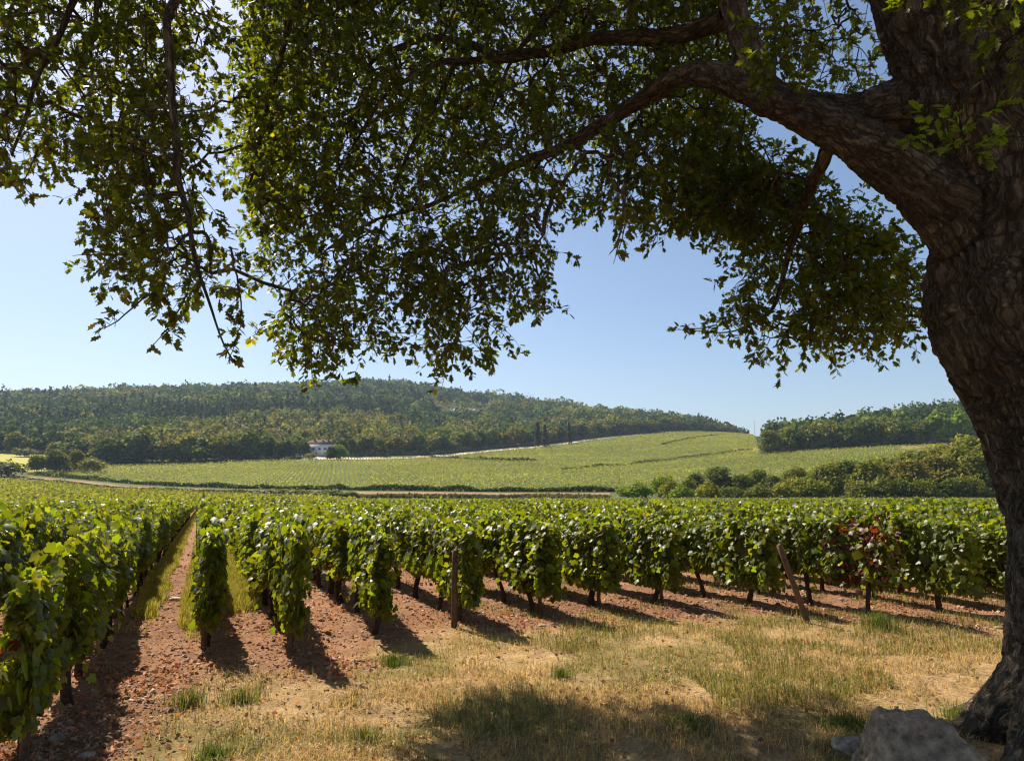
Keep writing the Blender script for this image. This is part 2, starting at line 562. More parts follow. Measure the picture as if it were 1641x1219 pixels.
def build_ground():
    ang = np.linspace(-math.pi, math.pi, 361)[:-1]
    fine = np.radians(np.arange(-50, 50, .22))
    ang = np.unique(np.concatenate([ang[np.abs(ang) > math.radians(50)], fine]))
    rad = np.concatenate([[.25], np.geomspace(.6, 4, 40), np.geomspace(4.03, 16, 260), np.geomspace(16.3, 4000, 210)])
    A, R = np.meshgrid(ang, rad, indexing='ij')
    X, Y = (R * np.sin(A)).ravel(), (R * np.cos(A)).ravel()
    Z = ground(X, Y)
    near = R.ravel() < 30
    Z[near] += (fbm(np.c_[X[near] * 1.1, Y[near] * 1.1], 3, 5) - .5) * .10 * smooth(30 - R.ravel()[near], 0, 12)
    Z[near] += (fbm(np.c_[X[near] * 9, Y[near] * 9], 3, 6) - .5) * .035
    k, t = kt(X, Y)
    n1 = fbm(np.c_[X * .8, Y * .8], 4, 11)
    n2 = fbm(np.c_[X * 7, Y * 7], 3, 12)
    soil = np.array([.32, .175, .10]) * (0.7 + .6 * n1[:, None]) * (0.75 + .5 * n2[:, None])
    straw = np.array([.46, .315, .15]) * (0.8 + .4 * n1[:, None]) * (0.7 + .6 * n2[:, None])
    green = np.array([.13, .14, .03]) * (0.6 + .8 * n2[:, None])
    zs = zone_straw(X, Y)[:, None]
    C = soil * (1 - zs) + straw * zs
    gp = smooth(fbm(np.c_[X * .9 + 40, Y * .9], 4, 21), .54, .68)[:, None] * zs * .4
    C = C * (1 - gp) + green * gp
    za = zone_aisle(X, Y)[:, None]
    C = C * (1 - za) + green * 1.3 * za
    px = CX + FPX * X / np.maximum(Y, 1)
    far = smooth(R.ravel(), 100, 150)[:, None]
    ffn = fbm(np.c_[X * .02, Y * .02], 4, 31)[:, None]
    fcol = np.array([.10, .125, .035]) * (.75 + .5 * ffn)
    C = C * (1 - far) + fcol * far
    yel = ((px < 83) & (Y > 328) & (Y < 460))[:, None]
    C = np.where(yel, np.array([.40, .38, .085]) * (.85 + .3 * ffn), C)
    wd = ((Y > np.minimum(wood_edge(px), 3000)) & (px < 1212) | (px >= 1212) & (Y > 345))[:, None]
    C = np.where(wd, np.array([.03, .042, .014]), C)
    sandy = ((px > 1172) & (px < 1215) & (Y > 385) & (Y < 425)) | ((px > 1440) & (Y > 322) & (Y < 338))
    C = np.where(sandy[:, None], np.array([.33, .25, .12]), C)
    na, nr = len(ang), len(rad)
    i, j = np.meshgrid(np.arange(na), np.arange(nr - 1), indexing='ij')
    i2 = (i + 1) % na
    F = np.stack([i * nr + j, i2 * nr + j, i2 * nr + j + 1, i * nr + j + 1], -1).reshape(-1, 4)
    F = F[:, ::-1]
    g = Geo()
    g.add(np.c_[X, Y, Z], F, C)
    # close the middle
    c0 = np.arange(na) * nr
    g.add([[0, 0, 0]], np.zeros((0, 3), int), C[:1])
    g.tri.append(np.stack([c0, np.roll(c0, -1), np.full(na, g.n - 1)], -1)[:, ::-1])
    g.tm.append(np.zeros(na, int))
    m, nt, b = mat_new('ground_soil')
    at = nd(nt, 'ShaderNodeAttribute', attribute_name='col')
    tc = nd(nt, 'ShaderNodeTexCoord')
    n_f = noise_tex(nt, 38, 8, tc.outputs['Object'], .75)
    n_m = noise_tex(nt, 6, 6, tc.outputs['Object'], .65)
    c = mixc(nt, at.outputs['Color'], ramp(nt, n_f, [(.3, (.45, .42, .4)), (.5, (.95, .95, .95)), (.72, (1.6, 1.5, 1.35))]), 1.0, 'MULTIPLY')
    c = mixc(nt, c, ramp(nt, n_m, [(.3, (.75, .72, .7)), (.7, (1.2, 1.2, 1.2))]), 1.0, 'MULTIPLY')
    nt.links.new(c, b.inputs['Base Color'])
    b.inputs['Roughness'].default_value = .95
    b.inputs['Specular IOR Level'].default_value = .1
    bn = nd(nt, 'ShaderNodeBump')
    bn.inputs['Strength'].default_value = 1
    bn.inputs['Distance'].default_value = .03
    nt.links.new(n_f, bn.inputs['Height'])
    nt.links.new(bn.outputs[0], b.inputs['Normal'])
    tag(g.build('ground', m, smooth_sh=True), 'vineyard soil and dry headland running to the far hillside', 'ground', kind='structure')


build_ground()


def gz(X, Y):
    """ground with the near relief, as the sheet has it"""
    X = np.atleast_1d(np.asarray(X, float))
    Y = np.atleast_1d(np.asarray(Y, float))
    R = np.hypot(X, Y)
    Z = ground(X, Y)
    nr = (R < 30).astype(float)
    Z = Z + nr * (fbm(np.c_[X * 1.1, Y * 1.1], 3, 5) - .5) * .10 * smooth(30 - R, 0, 12)
    return Z + nr * (fbm(np.c_[X * 9, Y * 9], 3, 6) - .5) * .035


def g1(x, y):
    return float(gz(x, y)[0])


# sheets laid on the ground: tracks and road
def strip(name, pxs, Y0s, Y1s, col, label, cat, lift=.05, n=200):
    px = np.linspace(pxs[0], pxs[-1], n)
    a = np.interp(px, pxs, Y0s)
    b = np.interp(px, pxs, Y1s)
    g = Geo()
    rows = []
    m = 5
    for s in np.linspace(0, 1, m):
        Yr = a * (1 - s) + b * s
        Xr = (px - CX) / FPX * Yr
        rows.append(np.c_[Xr, Yr, ground(Xr, Yr) + lift])
    V = np.array(rows).reshape(-1, 3)
    i, j = np.meshgrid(np.arange(m - 1), np.arange(n - 1), indexing='ij')
    F = np.stack([i * n + j, i * n + j + 1, (i + 1) * n + j + 1, (i + 1) * n + j], -1).reshape(-1, 4)
    c = np.array(col) * (.75 + .5 * fbm(V[:, :2] * .15, 4, 41)[:, None])
    g.add(V, F, c)
    tag(g.build(name, plain_mat(name + '_surface', .95, .1, .8, .3)), label, cat, kind='structure')


strip('dirt_track', [-60, 0, 60, 130, 200, 300, 400, 500, 600, 800, 975], [292, 288, 284, 272, 256, 238, 222, 208, 200, 194, 192], [302, 300, 298, 282, 263, 245, 229, 217, 209.5, 201.5, 200],
      (.30, .19, .11), 'reddish dirt track curving along the foot of the far vineyard', 'track')
strip('gravel_road', [485, 560, 620, 700, 780, 860, 920, 960, 1000, 1040], [420, 424, 434, 463, 503, 548, 586, 619, 650, 680], [441, 441, 453, 483, 523, 569, 609, 645, 675, 702],
      (.66, .58, .46), 'pale gravel road climbing between the far vineyard and the wood', 'road', .15)

# ------------------------------------------------------------------ vines
VL_out = np.array([[0, 0], [.22, -.10], [.46, .02], [.40, .22], [.60, .34], [.50, .58], [.30, .60], [.22, .86], [0, 1.02],
                   [-.22, .86], [-.30, .60], [-.50, .58], [-.60, .34], [-.40, .22], [-.46, .02], [-.22, -.10]], float)
VL = np.c_[VL_out, -.16 * np.abs(VL_out[:, 0]) ** 1.0 - .12 * (VL_out[:, 1] - .3) ** 2]
VL = np.concatenate([VL, [[0, .32, .03]]])
VLF = np.array([[i, (i + 1) % 16, 16] for i in range(16)])
ML = np.array([[0, 0, 0], [.48, .1, -.1], [.42, .62, -.1], [0, 1, -.05], [-.42, .62, -.1], [-.48, .1, -.1]], float)
MLF = np.array([[0, 1, 2, 3], [0, 3, 4, 5]])
QL = np.array([[0, 0, 0], [.5, .45, -.1], [0, 1, 0], [-.5, .45, -.1]], float)
QLF = np.array([[0, 1, 2, 3]])


def vine_cols(n, rng, red=0.0):
    base = np.array([.100, .124, .014])
    c = base * rng.uniform(.65, 1.35, (n, 1)) * rng.uniform(.85, 1.15, (n, 3))
    yl = rng.random(n) < .10
    c[yl] = np.array([.15, .17, .02]) * rng.uniform(.7, 1.2, (yl.sum(), 1))
    rd = rng.random(n) < max(.006, red)
    c[rd] = np.array([.075, .014, .009]) * rng.uniform(.6, 1.4, (rd.sum(), 1))
    return c


def hedge_points(n, rng, length=1.06, w=.13, z0=.46, z1=1.15, shell=.72):
    """points in/on a hedge block (x across, y along), with outward directions"""
    th = rng.uniform(0, 2 * math.pi, n)
    ct, st = np.cos(th), np.sin(th)
    e = .62
    ex, ez = np.sign(ct) * np.abs(ct) ** e, np.sign(st) * np.abs(st) ** e
    r = np.where(rng.random(n) < shell, rng.uniform(.82, 1.12, n), rng.uniform(.2, .85, n))
    y = rng.uniform(-length / 2, length / 2, n)
    zc, hz = (z0 + z1) / 2, (z1 - z0) / 2
    z = zc + ez * r * hz
    wob = .45 + 1.15 * vnoise(np.c_[y * 3.6, z * 3.6, np.sign(ex)], int(rng.integers(999)))
    x = ex * r * w * wob
    out = norm(np.c_[ex, 0 * y, ez * .8 + .25])
    return np.c_[x, y, z], out


def vine_foliage(seed, n=920, size=.073, red=0.0, stray=True, w=.125, z0=.44):
    rng = np.random.default_rng(seed)
    Pp, out = hedge_points(n, rng, w=w, z0=z0)
    if stray:                                   # shoots standing up and hanging out of the hedge
        for _ in range(11):
            b = np.array([rng.uniform(-.14, .14), rng.uniform(-.5, .5), rng.uniform(.95, 1.12)])
            dr = norm(np.array([rng.normal() * .5, rng.normal() * .5, 1.2]))
            m = rng.integers(3, 6)
            q = b + np.outer(np.linspace(.05, rng.uniform(.12, .32), m), dr)
            Pp = np.concatenate([Pp, q])
            out = np.concatenate([out, norm(rng.normal(size=(m, 3)) + [0, 0, .6])])
        for _ in range(5):
            s = rng.choice([-1, 1])
            b = np.array([s * .15, rng.uniform(-.5, .5), rng.uniform(.45, .8)])
            m = rng.integers(3, 6)
            q = b + np.outer(np.linspace(0, 1, m), [s * .06, rng.normal() * .06, -rng.uniform(.15, .3)])
            Pp = np.concatenate([Pp, q])
            out = np.concatenate([out, norm(np.c_[np.full(m, s), rng.normal(size=m) * .4, rng.normal(size=m) * .3 + .2])])
    n = len(Pp)
    nrm = norm(out + rng.normal(size=(n, 3)) * .55)
    tip = norm(np.c_[rng.normal(size=(n, 2)) * .6, -np.ones(n)] + out * .5)
    V, F = place(VL, VLF, Pp, tip, nrm, size * rng.uniform(.6, 1.25, n))
    g = Geo()
    g.add(V, F, rep(vine_cols(n, rng, red), len(VL)))
    # shoots and canes inside, so the hedge has wood in it
    for _ in range(9):
        y = rng.uniform(-.45, .45)
        a = np.array([rng.normal() * .03, y * .4, .42])
        b = np.array([rng.normal() * .08, y, 1.1])
        mid = (a + b) / 2 + rng.normal(size=3) * .04
        add_tube(g, [a, mid, b], [.007, .006, .004], 4, (.16, .09, .04), 1)
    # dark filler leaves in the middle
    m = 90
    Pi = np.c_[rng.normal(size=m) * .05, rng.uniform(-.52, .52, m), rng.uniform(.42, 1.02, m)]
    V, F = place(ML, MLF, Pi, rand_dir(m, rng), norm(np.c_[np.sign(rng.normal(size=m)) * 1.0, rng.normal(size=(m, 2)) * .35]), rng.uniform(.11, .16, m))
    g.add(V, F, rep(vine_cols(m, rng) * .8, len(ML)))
    return g.build('foliage', [M_vine, M_vtrunk], link=False)


def vine_trunk(seed):
    rng = np.random.default_rng(seed)
    g = Geo()
    s = np.linspace(0, 1, 9)
    am = rng.uniform(.03, .09)
    ph = rng.uniform(0, 6)
    lx, ly = rng.normal() * .04, rng.normal() * .12
    pts = np.c_[np.sin(s * 4 + ph) * am * s + lx * s, np.sin(s * 3.2 + ph * 1.7) * am * 1.3 * s + ly * s, -.04 + s * .56]
    rad = np.interp(s, [0, .1, .5, .85, 1], [.052, .036, .03, .04, .03]) * rng.uniform(.85, 1.25)
    c = np.array([.060, .040, .028]) * rng.uniform(.8, 1.3)
    add_tube(g, pts, rad, 8, c, 0, .10)
    for sg in (-1, 1):                          # the cane or arm along the wire
        e = pts[-1]
        q = [e - [0, 0, .06], e + [0, sg * .16, .03], e + [rng.normal() * .02, sg * .45, .01]]
        add_tube(g, q, [.024, .016, .009], 6, c, 0, .08)
    return g.build('trunk', M_vtrunk, link=False, smooth_sh=True)


VF = [vine_foliage(100 + i) for i in range(12)]
VT = [vine_trunk(200 + i) for i in range(9)]
VF_red = vine_foliage(150, red=.55, n=620)
VF_thin = [vine_foliage(160 + i, n=1250, w=.13, z0=.30) for i in range(3)]


def candidates(ymax):
    out = []
    for k in range(-140, 175):
        t0 = row_start(k)
        s = 1.0
        t = t0 + .5 + np.arange(0, 330) * s
        x = NV[0] * (k + koff(k)) + DV[0] * t
        y = NV[1] * (k + koff(k)) + DV[1] * t
        u = x / np.maximum(y, .1)
        ok = (y > 2.0) & (np.abs(u) < .86) & (y < np.minimum(ymax, y_end(u)))
        for i in np.nonzero(ok)[0]:
            out.append((k, i, x[i], y[i]))
    return np.array(out)


CAND = candidates(400)
rr = np.hypot(CAND[:, 2], CAND[:, 3])
vis = np.abs(CAND[:, 2] / CAND[:, 3]) < .80
order = np.argsort(np.where(vis, rr, rr + 1e3))
near_set = order[:300]
rest = order[300:]
ROW_ANG = math.atan2(DV[1], DV[0]) - math.pi / 2


def vine_label(k, i):
    n = ordinal(int(i) + 1)
    if k == 0:
        return ('leafy grapevine at the very end of the lone row beside the stony path' if i == 0 else
                f'green grapevine standing {n} from the front in the lone row beside the path')
    if k > 0:
        if i == 0:
            return f'grapevine ending the {ordinal(int(k))} row past the grass strip, facing the dry headland'
        return f'grapevine standing {n} from the front in the {ordinal(int(k))} row past the grass strip'
    return f'grapevine {n} from the front in the {ordinal(int(-k))} row across the path from lone row'


RED = near_set[int(np.argmin(np.hypot(CAND[near_set, 2] - 3.95, CAND[near_set, 3] - 8.9)))]
vrng = np.random.default_rng(5)
for idx in near_set:
    k, i, x, y = CAND[idx]
    k, i = int(k), int(i)
    z = g1(x, y)
    rt = empty('grapevine', (x + vrng.normal() * .02, y + vrng.normal() * .03, z), ROW_ANG + (math.pi if vrng.random() < .5 else 0) + vrng.normal() * .04)
    s = vrng.uniform(.93, 1.07)
    rt.scale = (s * vrng.uniform(.85, 1.25), s * 1.04, s * vrng.uniform(.93, 1.09))
    if k == 0 or (0 < k < 4 and i < 2):
        rt.scale.x *= .74
    if k == -1:
        rt.scale.x *= .86
    red = idx == RED
    lab = vine_label(k, i) if not red else 'red-leaved grapevine among the green vines behind the leaning post'
    tag(rt, lab, 'grapevine', 'grapevines in the near rows')
    me = VF_red if red else (VF_thin[vrng.integers(3)] if i == 0 else VF[vrng.integers(len(VF))])
    link_mesh('foliage', me, rt)
    link_mesh('trunk', VT[vrng.integers(len(VT))], rt)


def vineyard_mass():
    rng = np.random.default_rng(6)
    g = Geo()
    C = CAND[rest]
    X, Y = C[:, 2], C[:, 3]
    R = np.hypot(X, Y)
    Z = ground(X, Y)
    for lo, hi, n, size, lob in ((0, 32, 260, .10, 0), (32, 60, 120, .135, 1), (60, 95, 52, .19, 2), (95, 400, 30, .26, 2)):
        s = (R >= lo) & (R < hi)
        m = int(s.sum())
        if not m:
            continue
        Pp, out = hedge_points(m * n, rng)
        if lo >= 32:                             # mostly the top is seen
            top = rng.random(m * n) < .55
            Pp[top, 2] = rng.uniform(1.0, 1.24, top.sum())
            Pp[top, 0] = rng.uniform(-.2, .2, top.sum())
            out[top] = norm(np.c_[rng.normal(size=(top.sum(), 2)) * .3, np.ones(top.sum())])
        bx, by, bz = np.repeat(X[s], n), np.repeat(Y[s], n), np.repeat(Z[s], n)
        hh = 1 + .07 * (rep(rng.normal(size=m), n))
        W = np.c_[bx + Pp[:, 0] * NV[0] + Pp[:, 1] * DV[0], by + Pp[:, 0] * NV[1] + Pp[:, 1] * DV[1], bz + Pp[:, 2] * hh]
        O = np.c_[out[:, 0] * NV[0], out[:, 0] * NV[1], out[:, 2]]
        nn = norm(O + rng.normal(size=O.shape) * .5)
        tv, tf = ((ML, MLF), (QL, QLF), (QL, QLF))[lob]
        V, F = place(tv, tf, W, norm(rng.normal(size=O.shape) * .6 + [0, 0, -.7]), nn, size * rng.uniform(.65, 1.3, len(W)))
        cc = vine_cols(len(W), rng)
        patch = fbm(W[:, :2] * .12, 3, 51)[:, None]
        cc = cc * (.75 + .5 * patch)
        g.add(V, F, rep(cc, len(tv)))
        # inner mass of each plant
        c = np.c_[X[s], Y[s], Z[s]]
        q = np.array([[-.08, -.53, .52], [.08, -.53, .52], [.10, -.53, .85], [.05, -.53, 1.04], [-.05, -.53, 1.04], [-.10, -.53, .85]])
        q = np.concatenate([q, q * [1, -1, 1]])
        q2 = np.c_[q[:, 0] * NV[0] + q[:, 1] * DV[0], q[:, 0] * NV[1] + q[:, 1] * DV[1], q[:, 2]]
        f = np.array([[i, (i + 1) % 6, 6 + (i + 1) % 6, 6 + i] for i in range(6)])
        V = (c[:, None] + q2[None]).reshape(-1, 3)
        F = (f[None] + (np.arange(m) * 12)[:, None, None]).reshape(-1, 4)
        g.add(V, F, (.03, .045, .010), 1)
        if lo < 60:                              # trunks
            q = np.array([[-.03, -.03, 0], [.03, -.03, 0], [.03, .03, 0], [-.03, .03, 0], [-.02, -.02, .5], [.02, -.02, .5], [.02, .02, .5], [-.02, .02, .5]])
            V = (c[:, None] + q[None]).reshape(-1, 3)
            f = np.array([[0, 1, 5, 4], [1, 2, 6, 5], [2, 3, 7, 6], [3, 0, 4, 7]])
            F = (f[None] + (np.arange(m) * 8)[:, None, None]).reshape(-1, 4)
            g.add(V, F, (.06, .04, .03), 1)
    tag(g.build('vineyard', [M_vine, M_core]), 'rows of green grapevines filling the near field behind the front vines', 'vineyard', kind='stuff')


vineyard_mass()


def far_field(name, inside, ang, spacing, step, size, tint, label, ylo, yhi, plo, phi, seed, nq=6, h=1.0):
    """vines of a far field as tufts set out in rows"""
    rng = np.random.default_rng(seed)
    ca, sa = math.cos(ang), math.sin(ang)
    cor = np.array([[(p - CX) / FPX * y, y] for p in (plo, phi) for y in (ylo, yhi)])
    a = cor @ np.array([ca, sa])
    b = cor @ np.array([-sa, ca])
    A, B = np.meshgrid(np.arange(a.min(), a.max(), step), np.arange(b.min(), b.max(), spacing))
    A, B = A.ravel(), B.ravel()
    A = A + rng.uniform(-.4, .4, len(A)) * step
    B = B + rng.normal(size=len(B)) * .08
    X, Y = A * ca - B * sa, A * sa + B * ca
    px = CX + FPX * X / np.maximum(Y, 1)
    ok = (Y > ylo) & (Y < yhi) & (px > plo) & (px < phi) & inside(px, X, Y)
    X, Y = X[ok], Y[ok]
    # thin with distance, larger tufts
    f = np.clip(Y / 300, 1, 2.2)
    keep = rng.random(len(X)) < 1 / f
    X, Y, f = X[keep], Y[keep], f[keep]
    n = len(X)
    Z = ground(X, Y)
    base = np.repeat(np.c_[X, Y, Z], nq, 0)
    al, ac = rng.normal(size=n * nq) * .5, rng.normal(size=n * nq) * .16
    off = np.c_[al * ca - ac * sa, al * sa + ac * ca, rng.uniform(.45, 1.0, n * nq) * h]
    nn = norm(np.c_[rng.normal(size=(n * nq, 2)) * .7, np.ones(n * nq) * .9])
    V, F = place(QL, QLF, base + off, rand_dir(n * nq, rng), nn, size * np.repeat(np.sqrt(f), nq) * rng.uniform(.6, 1.2, n * nq))
    pat = fbm(base[:, :2] * .03, 4, seed)[:, None]
    strp = fbm(np.c_[base[:, 0] * .012, base[:, 1] * .06], 3, seed + 5)[:, None]
    c = np.array(tint) * rng.uniform(.75, 1.25, (n * nq, 1)) * (.8 + .4 * pat) * (.75 + .5 * strp)
    g = Geo()
    g.add(V, F, rep(c, 4))
    tag(g.build(name, M_field), label, 'vineyard', kind='stuff')
    return n


far_field('far_vineyard', lambda px, X, Y: (Y > field_front(px)) & (Y < field_back(px) - np.where((px > 480) & (px < 1060), 7, 0)), math.radians(104), 1.8, 1.3, .50, (.175, .205, .06),
          'wide pale green vineyard climbing the slope across the valley', 176, 760, 58, 1580, 71, 3)
far_field('side_vineyard', lambda px, X, Y: (Y > np.interp(px, [-80, 330, 600], [112, 122, 134])) & (Y < np.interp(px, [-80, 0, 100, 200, 330, 500, 600], [278, 276, 262, 240, 205, 185, 150])), math.radians(62), 2.3, .8, .6, (.14, .165, .035),
          'small vineyard with slanting rows below the dirt track', 106, 300, -80, 620, 72, 4, 1.1)


# low scrub and banks
def scrub(name, pxs, Ys, w, h, tint, label, n, size, seed, hv=.4, cat='hedge'):
    rng = np.random.default_rng(seed)
    px = rng.uniform(pxs[0], pxs[-1], n)
    Yc = np.interp(px, pxs, Ys) + rng.normal(size=n) * w * .5
    X = (px - CX) / FPX * Yc
    lump = .25 + 1.2 * fbm(np.c_[X * .12, Yc * .12], 3, seed) ** 1.5
    z = rng.random(n) ** .7 * h * lump * (1 + hv * rng.normal(size=n) * .3)
    V, F = place(QL, QLF, np.c_[X, Yc, ground(X, Yc) + z], rand_dir(n, rng), norm(rng.normal(size=(n, 3)) * .8 + [0, -.2, .8]), size * rng.uniform(.6, 1.3, n))
    c = np.array(tint) * rng.uniform(.5, 1.4, (n, 1)) * (.6 + .8 * fbm(np.c_[X * .1, Yc * .1], 3, seed + 3)[:, None])
    g = Geo()
    g.add(V, F, rep(c, 4))
    tag(g.build(name, M_wood_leaf), label, cat, kind='stuff')


scrub('scrub_bank', [-60, 0, 60, 130, 200, 300, 400, 500, 600, 800, 975], [285, 281, 277, 264, 247, 228, 210, 195, 186, 182, 180], 2.5, .8, (.11, .11, .045), 'low weedy scrub bank along the near side of the dirt track', 26000, .55, 81)
scrub('headland_row', [-80, 0, 100, 200, 330], [113, 114, 117, 121, 128], .5, 1.25, (.05, .075, .018), 'vine row along the cross path at the near field end, shaded side painted dark', 12000, .28, 87, .1, 'vine row')  # dark tint paints in the shade on this row's facing side
scrub('field_edge_row', [62, 130, 200, 300, 400, 600, 800, 1000], [307, 292, 273, 254, 236.5, 216, 207, 205], .8, 1.7, (.05, .085, .018), 'dark front row of vines edging the vineyard above the track', 16000, .5, 82, .1, 'vine row')
scrub('roadside_hedge', [560, 620, 700, 780, 860, 920, 960, 1000, 1040], [443, 455, 486, 526, 572, 612, 648, 680, 706], 2.5, 3.6, (.15, .18, .075), 'low pale hedge between the gravel road and the wood', 12000, 1.0, 83)
scrub('terrace_bank', [900, 960, 1060, 1110, 1160, 1205], [300, 330, 360, 372, 384, 396], 1.0, 1.3, (.045, .055, .018), 'dark terrace bank crossing the far vineyard', 4000, .5, 84)
scrub('bank_line', [1060, 1090, 1120, 1160], [500, 545, 600, 640], 1.0, 1.1, (.035, .045, .015), 'thin dark bank slanting up the far vineyard', 1500, .9, 85)
scrub('ditch_line', [690, 740, 800, 860], [455, 420, 385, 370], 1.0, 1.8, (.035, .045, .015), 'thin dark line of brush at the corner of the far vineyard', 1500, .8, 86)


# ------------------------------------------------------------------ trees of the landscape
def crown_mesh(seed, n, size, H=11.0, R=4.2, lobes=9, kind='broad', base=.18, tint=(.085, .105, .024)):
    """a crown: leaf clumps over many overlapping lobes, with gaps"""
    rng = np.random.default_rng(seed)
    g = Geo()
    if kind == 'conifer':
        h = rng.random(n) ** .8
        z = H * (.08 + .92 * h)
        ring = .75 + .35 * np.sin(h * 70 + rng.uniform(0, 6))
        r = R * (1 - h) ** .85 * ring * rng.uniform(.4, 1.05, n) + .1
        th = rng.uniform(0, 6.283, n)
        Pp = np.c_[r * np.cos(th), r * np.sin(th), z - r * .15]
        out = norm(np.c_[np.cos(th), np.sin(th), np.full(n, .5)])
    else:
        zb = H * base
        ce = []
        for i in range(lobes):
            a = rng.uniform(0, 6.283)
            hz = rng.uniform(0, 1)
            rad = R * (.62 if hz < .75 else .35) * rng.uniform(.3, 1.0)
            ce.append([rad * math.cos(a), rad * math.sin(a), zb + (H - zb) * (.22 + .6 * hz), R * rng.uniform(.33, .55) * (1.1 - .35 * hz)])
        ce.append([0, 0, zb + (H - zb) * .5, R * .6])
        ce = np.array(ce)
        w = ce[:, 3] ** 2
        which = rng.choice(len(ce), n, p=w / w.sum())
        d = rand_dir(n, rng)
        d[:, 2] = np.where(d[:, 2] < -.3, -d[:, 2] * .6, d[:, 2])
        d = norm(d)
        lum = .72 + .56 * vnoise(d * 2.6 + which[:, None] * 3.1, seed)
        rr_ = ce[which, 3] * lum * np.where(rng.random(n) < .8, rng.uniform(.85, 1.1, n), rng.uniform(.4, .9, n))
        Pp = ce[which, :3] + d * rr_[:, None]
        out = d
    nn = norm(out + rng.normal(size=(n, 3)) * .55 + [0, 0, .25])
    V, F = place(ML, MLF, Pp, rand_dir(n, rng), nn, size * rng.uniform(.55, 1.35, n))
    c = np.array(tint) * rng.uniform(.6, 1.45, (n, 1)) * rng.uniform(.9, 1.1, (n, 3))
    g.add(V, F, rep(c, len(ML)))
    return g


def trunk_mesh(seed, H, r, bare=.5):
    rng = np.random.default_rng(seed)
    g = Geo()
    s = np.linspace(0, 1, 6)
    pts = np.c_[np.cumsum(rng.normal(size=6)) * .08, np.cumsum(rng.normal(size=6)) * .08, -.5 + s * H * .72]
    add_tube(g, pts, r * (1 - .75 * s) * np.where(s < .05, 1.4, 1), 7, (.09, .07, .05))
    for i in range(5):
        a = pts[2 + i % 3]
        th = rng.uniform(0, 6.28)
        e = a + np.array([math.cos(th) * H * .2, math.sin(th) * H * .2, H * .22])
        add_tube(g, [a, (a + e) / 2 + rng.normal(size=3) * .2, e], [r * .4, r * .25, r * .08], 5, (.09, .07, .05))
    return g.build('trunk', M_vtrunk, link=False)


KINDS = {}


def kind(name, variants, n, size, H, R, lobes, k='broad', base=.18, tr=.25):
    KINDS[name] = ([crown_mesh(hash(name) % 1 + 300 + 17 * len(KINDS) + i, n, size, H, R, lobes, k, base).build('crown', M_tree, link=False) for i in range(variants)],
                   [trunk_mesh(900 + i, H, tr) for i in range(2)], H)


kind('far_broad', 7, 800, .95, 12, 4.6, 16, base=-.06)
kind('near_broad', 6, 4200, .42, 9, 4.0, 26, base=-.06)
kind('shrub', 5, 1500, .34, 4.2, 2.6, 12, base=0.0, tr=.1)
kind('conifer', 3, 800, .8, 15, 2.6, 1, 'conifer')


def plant(kind_name, px, Y, height, col, name, label, cat, group=None, wide=1.0, seed=0, sink=.0):
    rng = np.random.default_rng(seed + int(px * 7) + int(Y))
    cr, tr, H = KINDS[kind_name]
    X = (px - CX) / FPX * Y
    s = height / H
    rt = empty(name, (X, Y, float(ground(X, Y)[0]) - (.07 * height if kind_name != 'conifer' else sink)), rng.uniform(0, 6.28))
    rt.scale = (s * wide, s * wide, s)
    tag(rt, label, cat, group)
    c = link_mesh('crown', cr[rng.integers(len(cr))], rt)
    c.color = (*col, 1)
    link_mesh('trunk', tr[rng.integers(len(tr))], rt)
    return rt


GREENS = {'dark': (.7, .85, .9), 'mid': (1.25, 1.25, 1.0), 'olive': (1.7, 1.5, .8), 'yellow': (2.4, 2.0, .9), 'brown': (1.8, 1.35, .9), 'bright': (1.8, 2.1, .7), 'grey': (1.4, 1.25, 1.5)}
prng = np.random.default_rng(33)

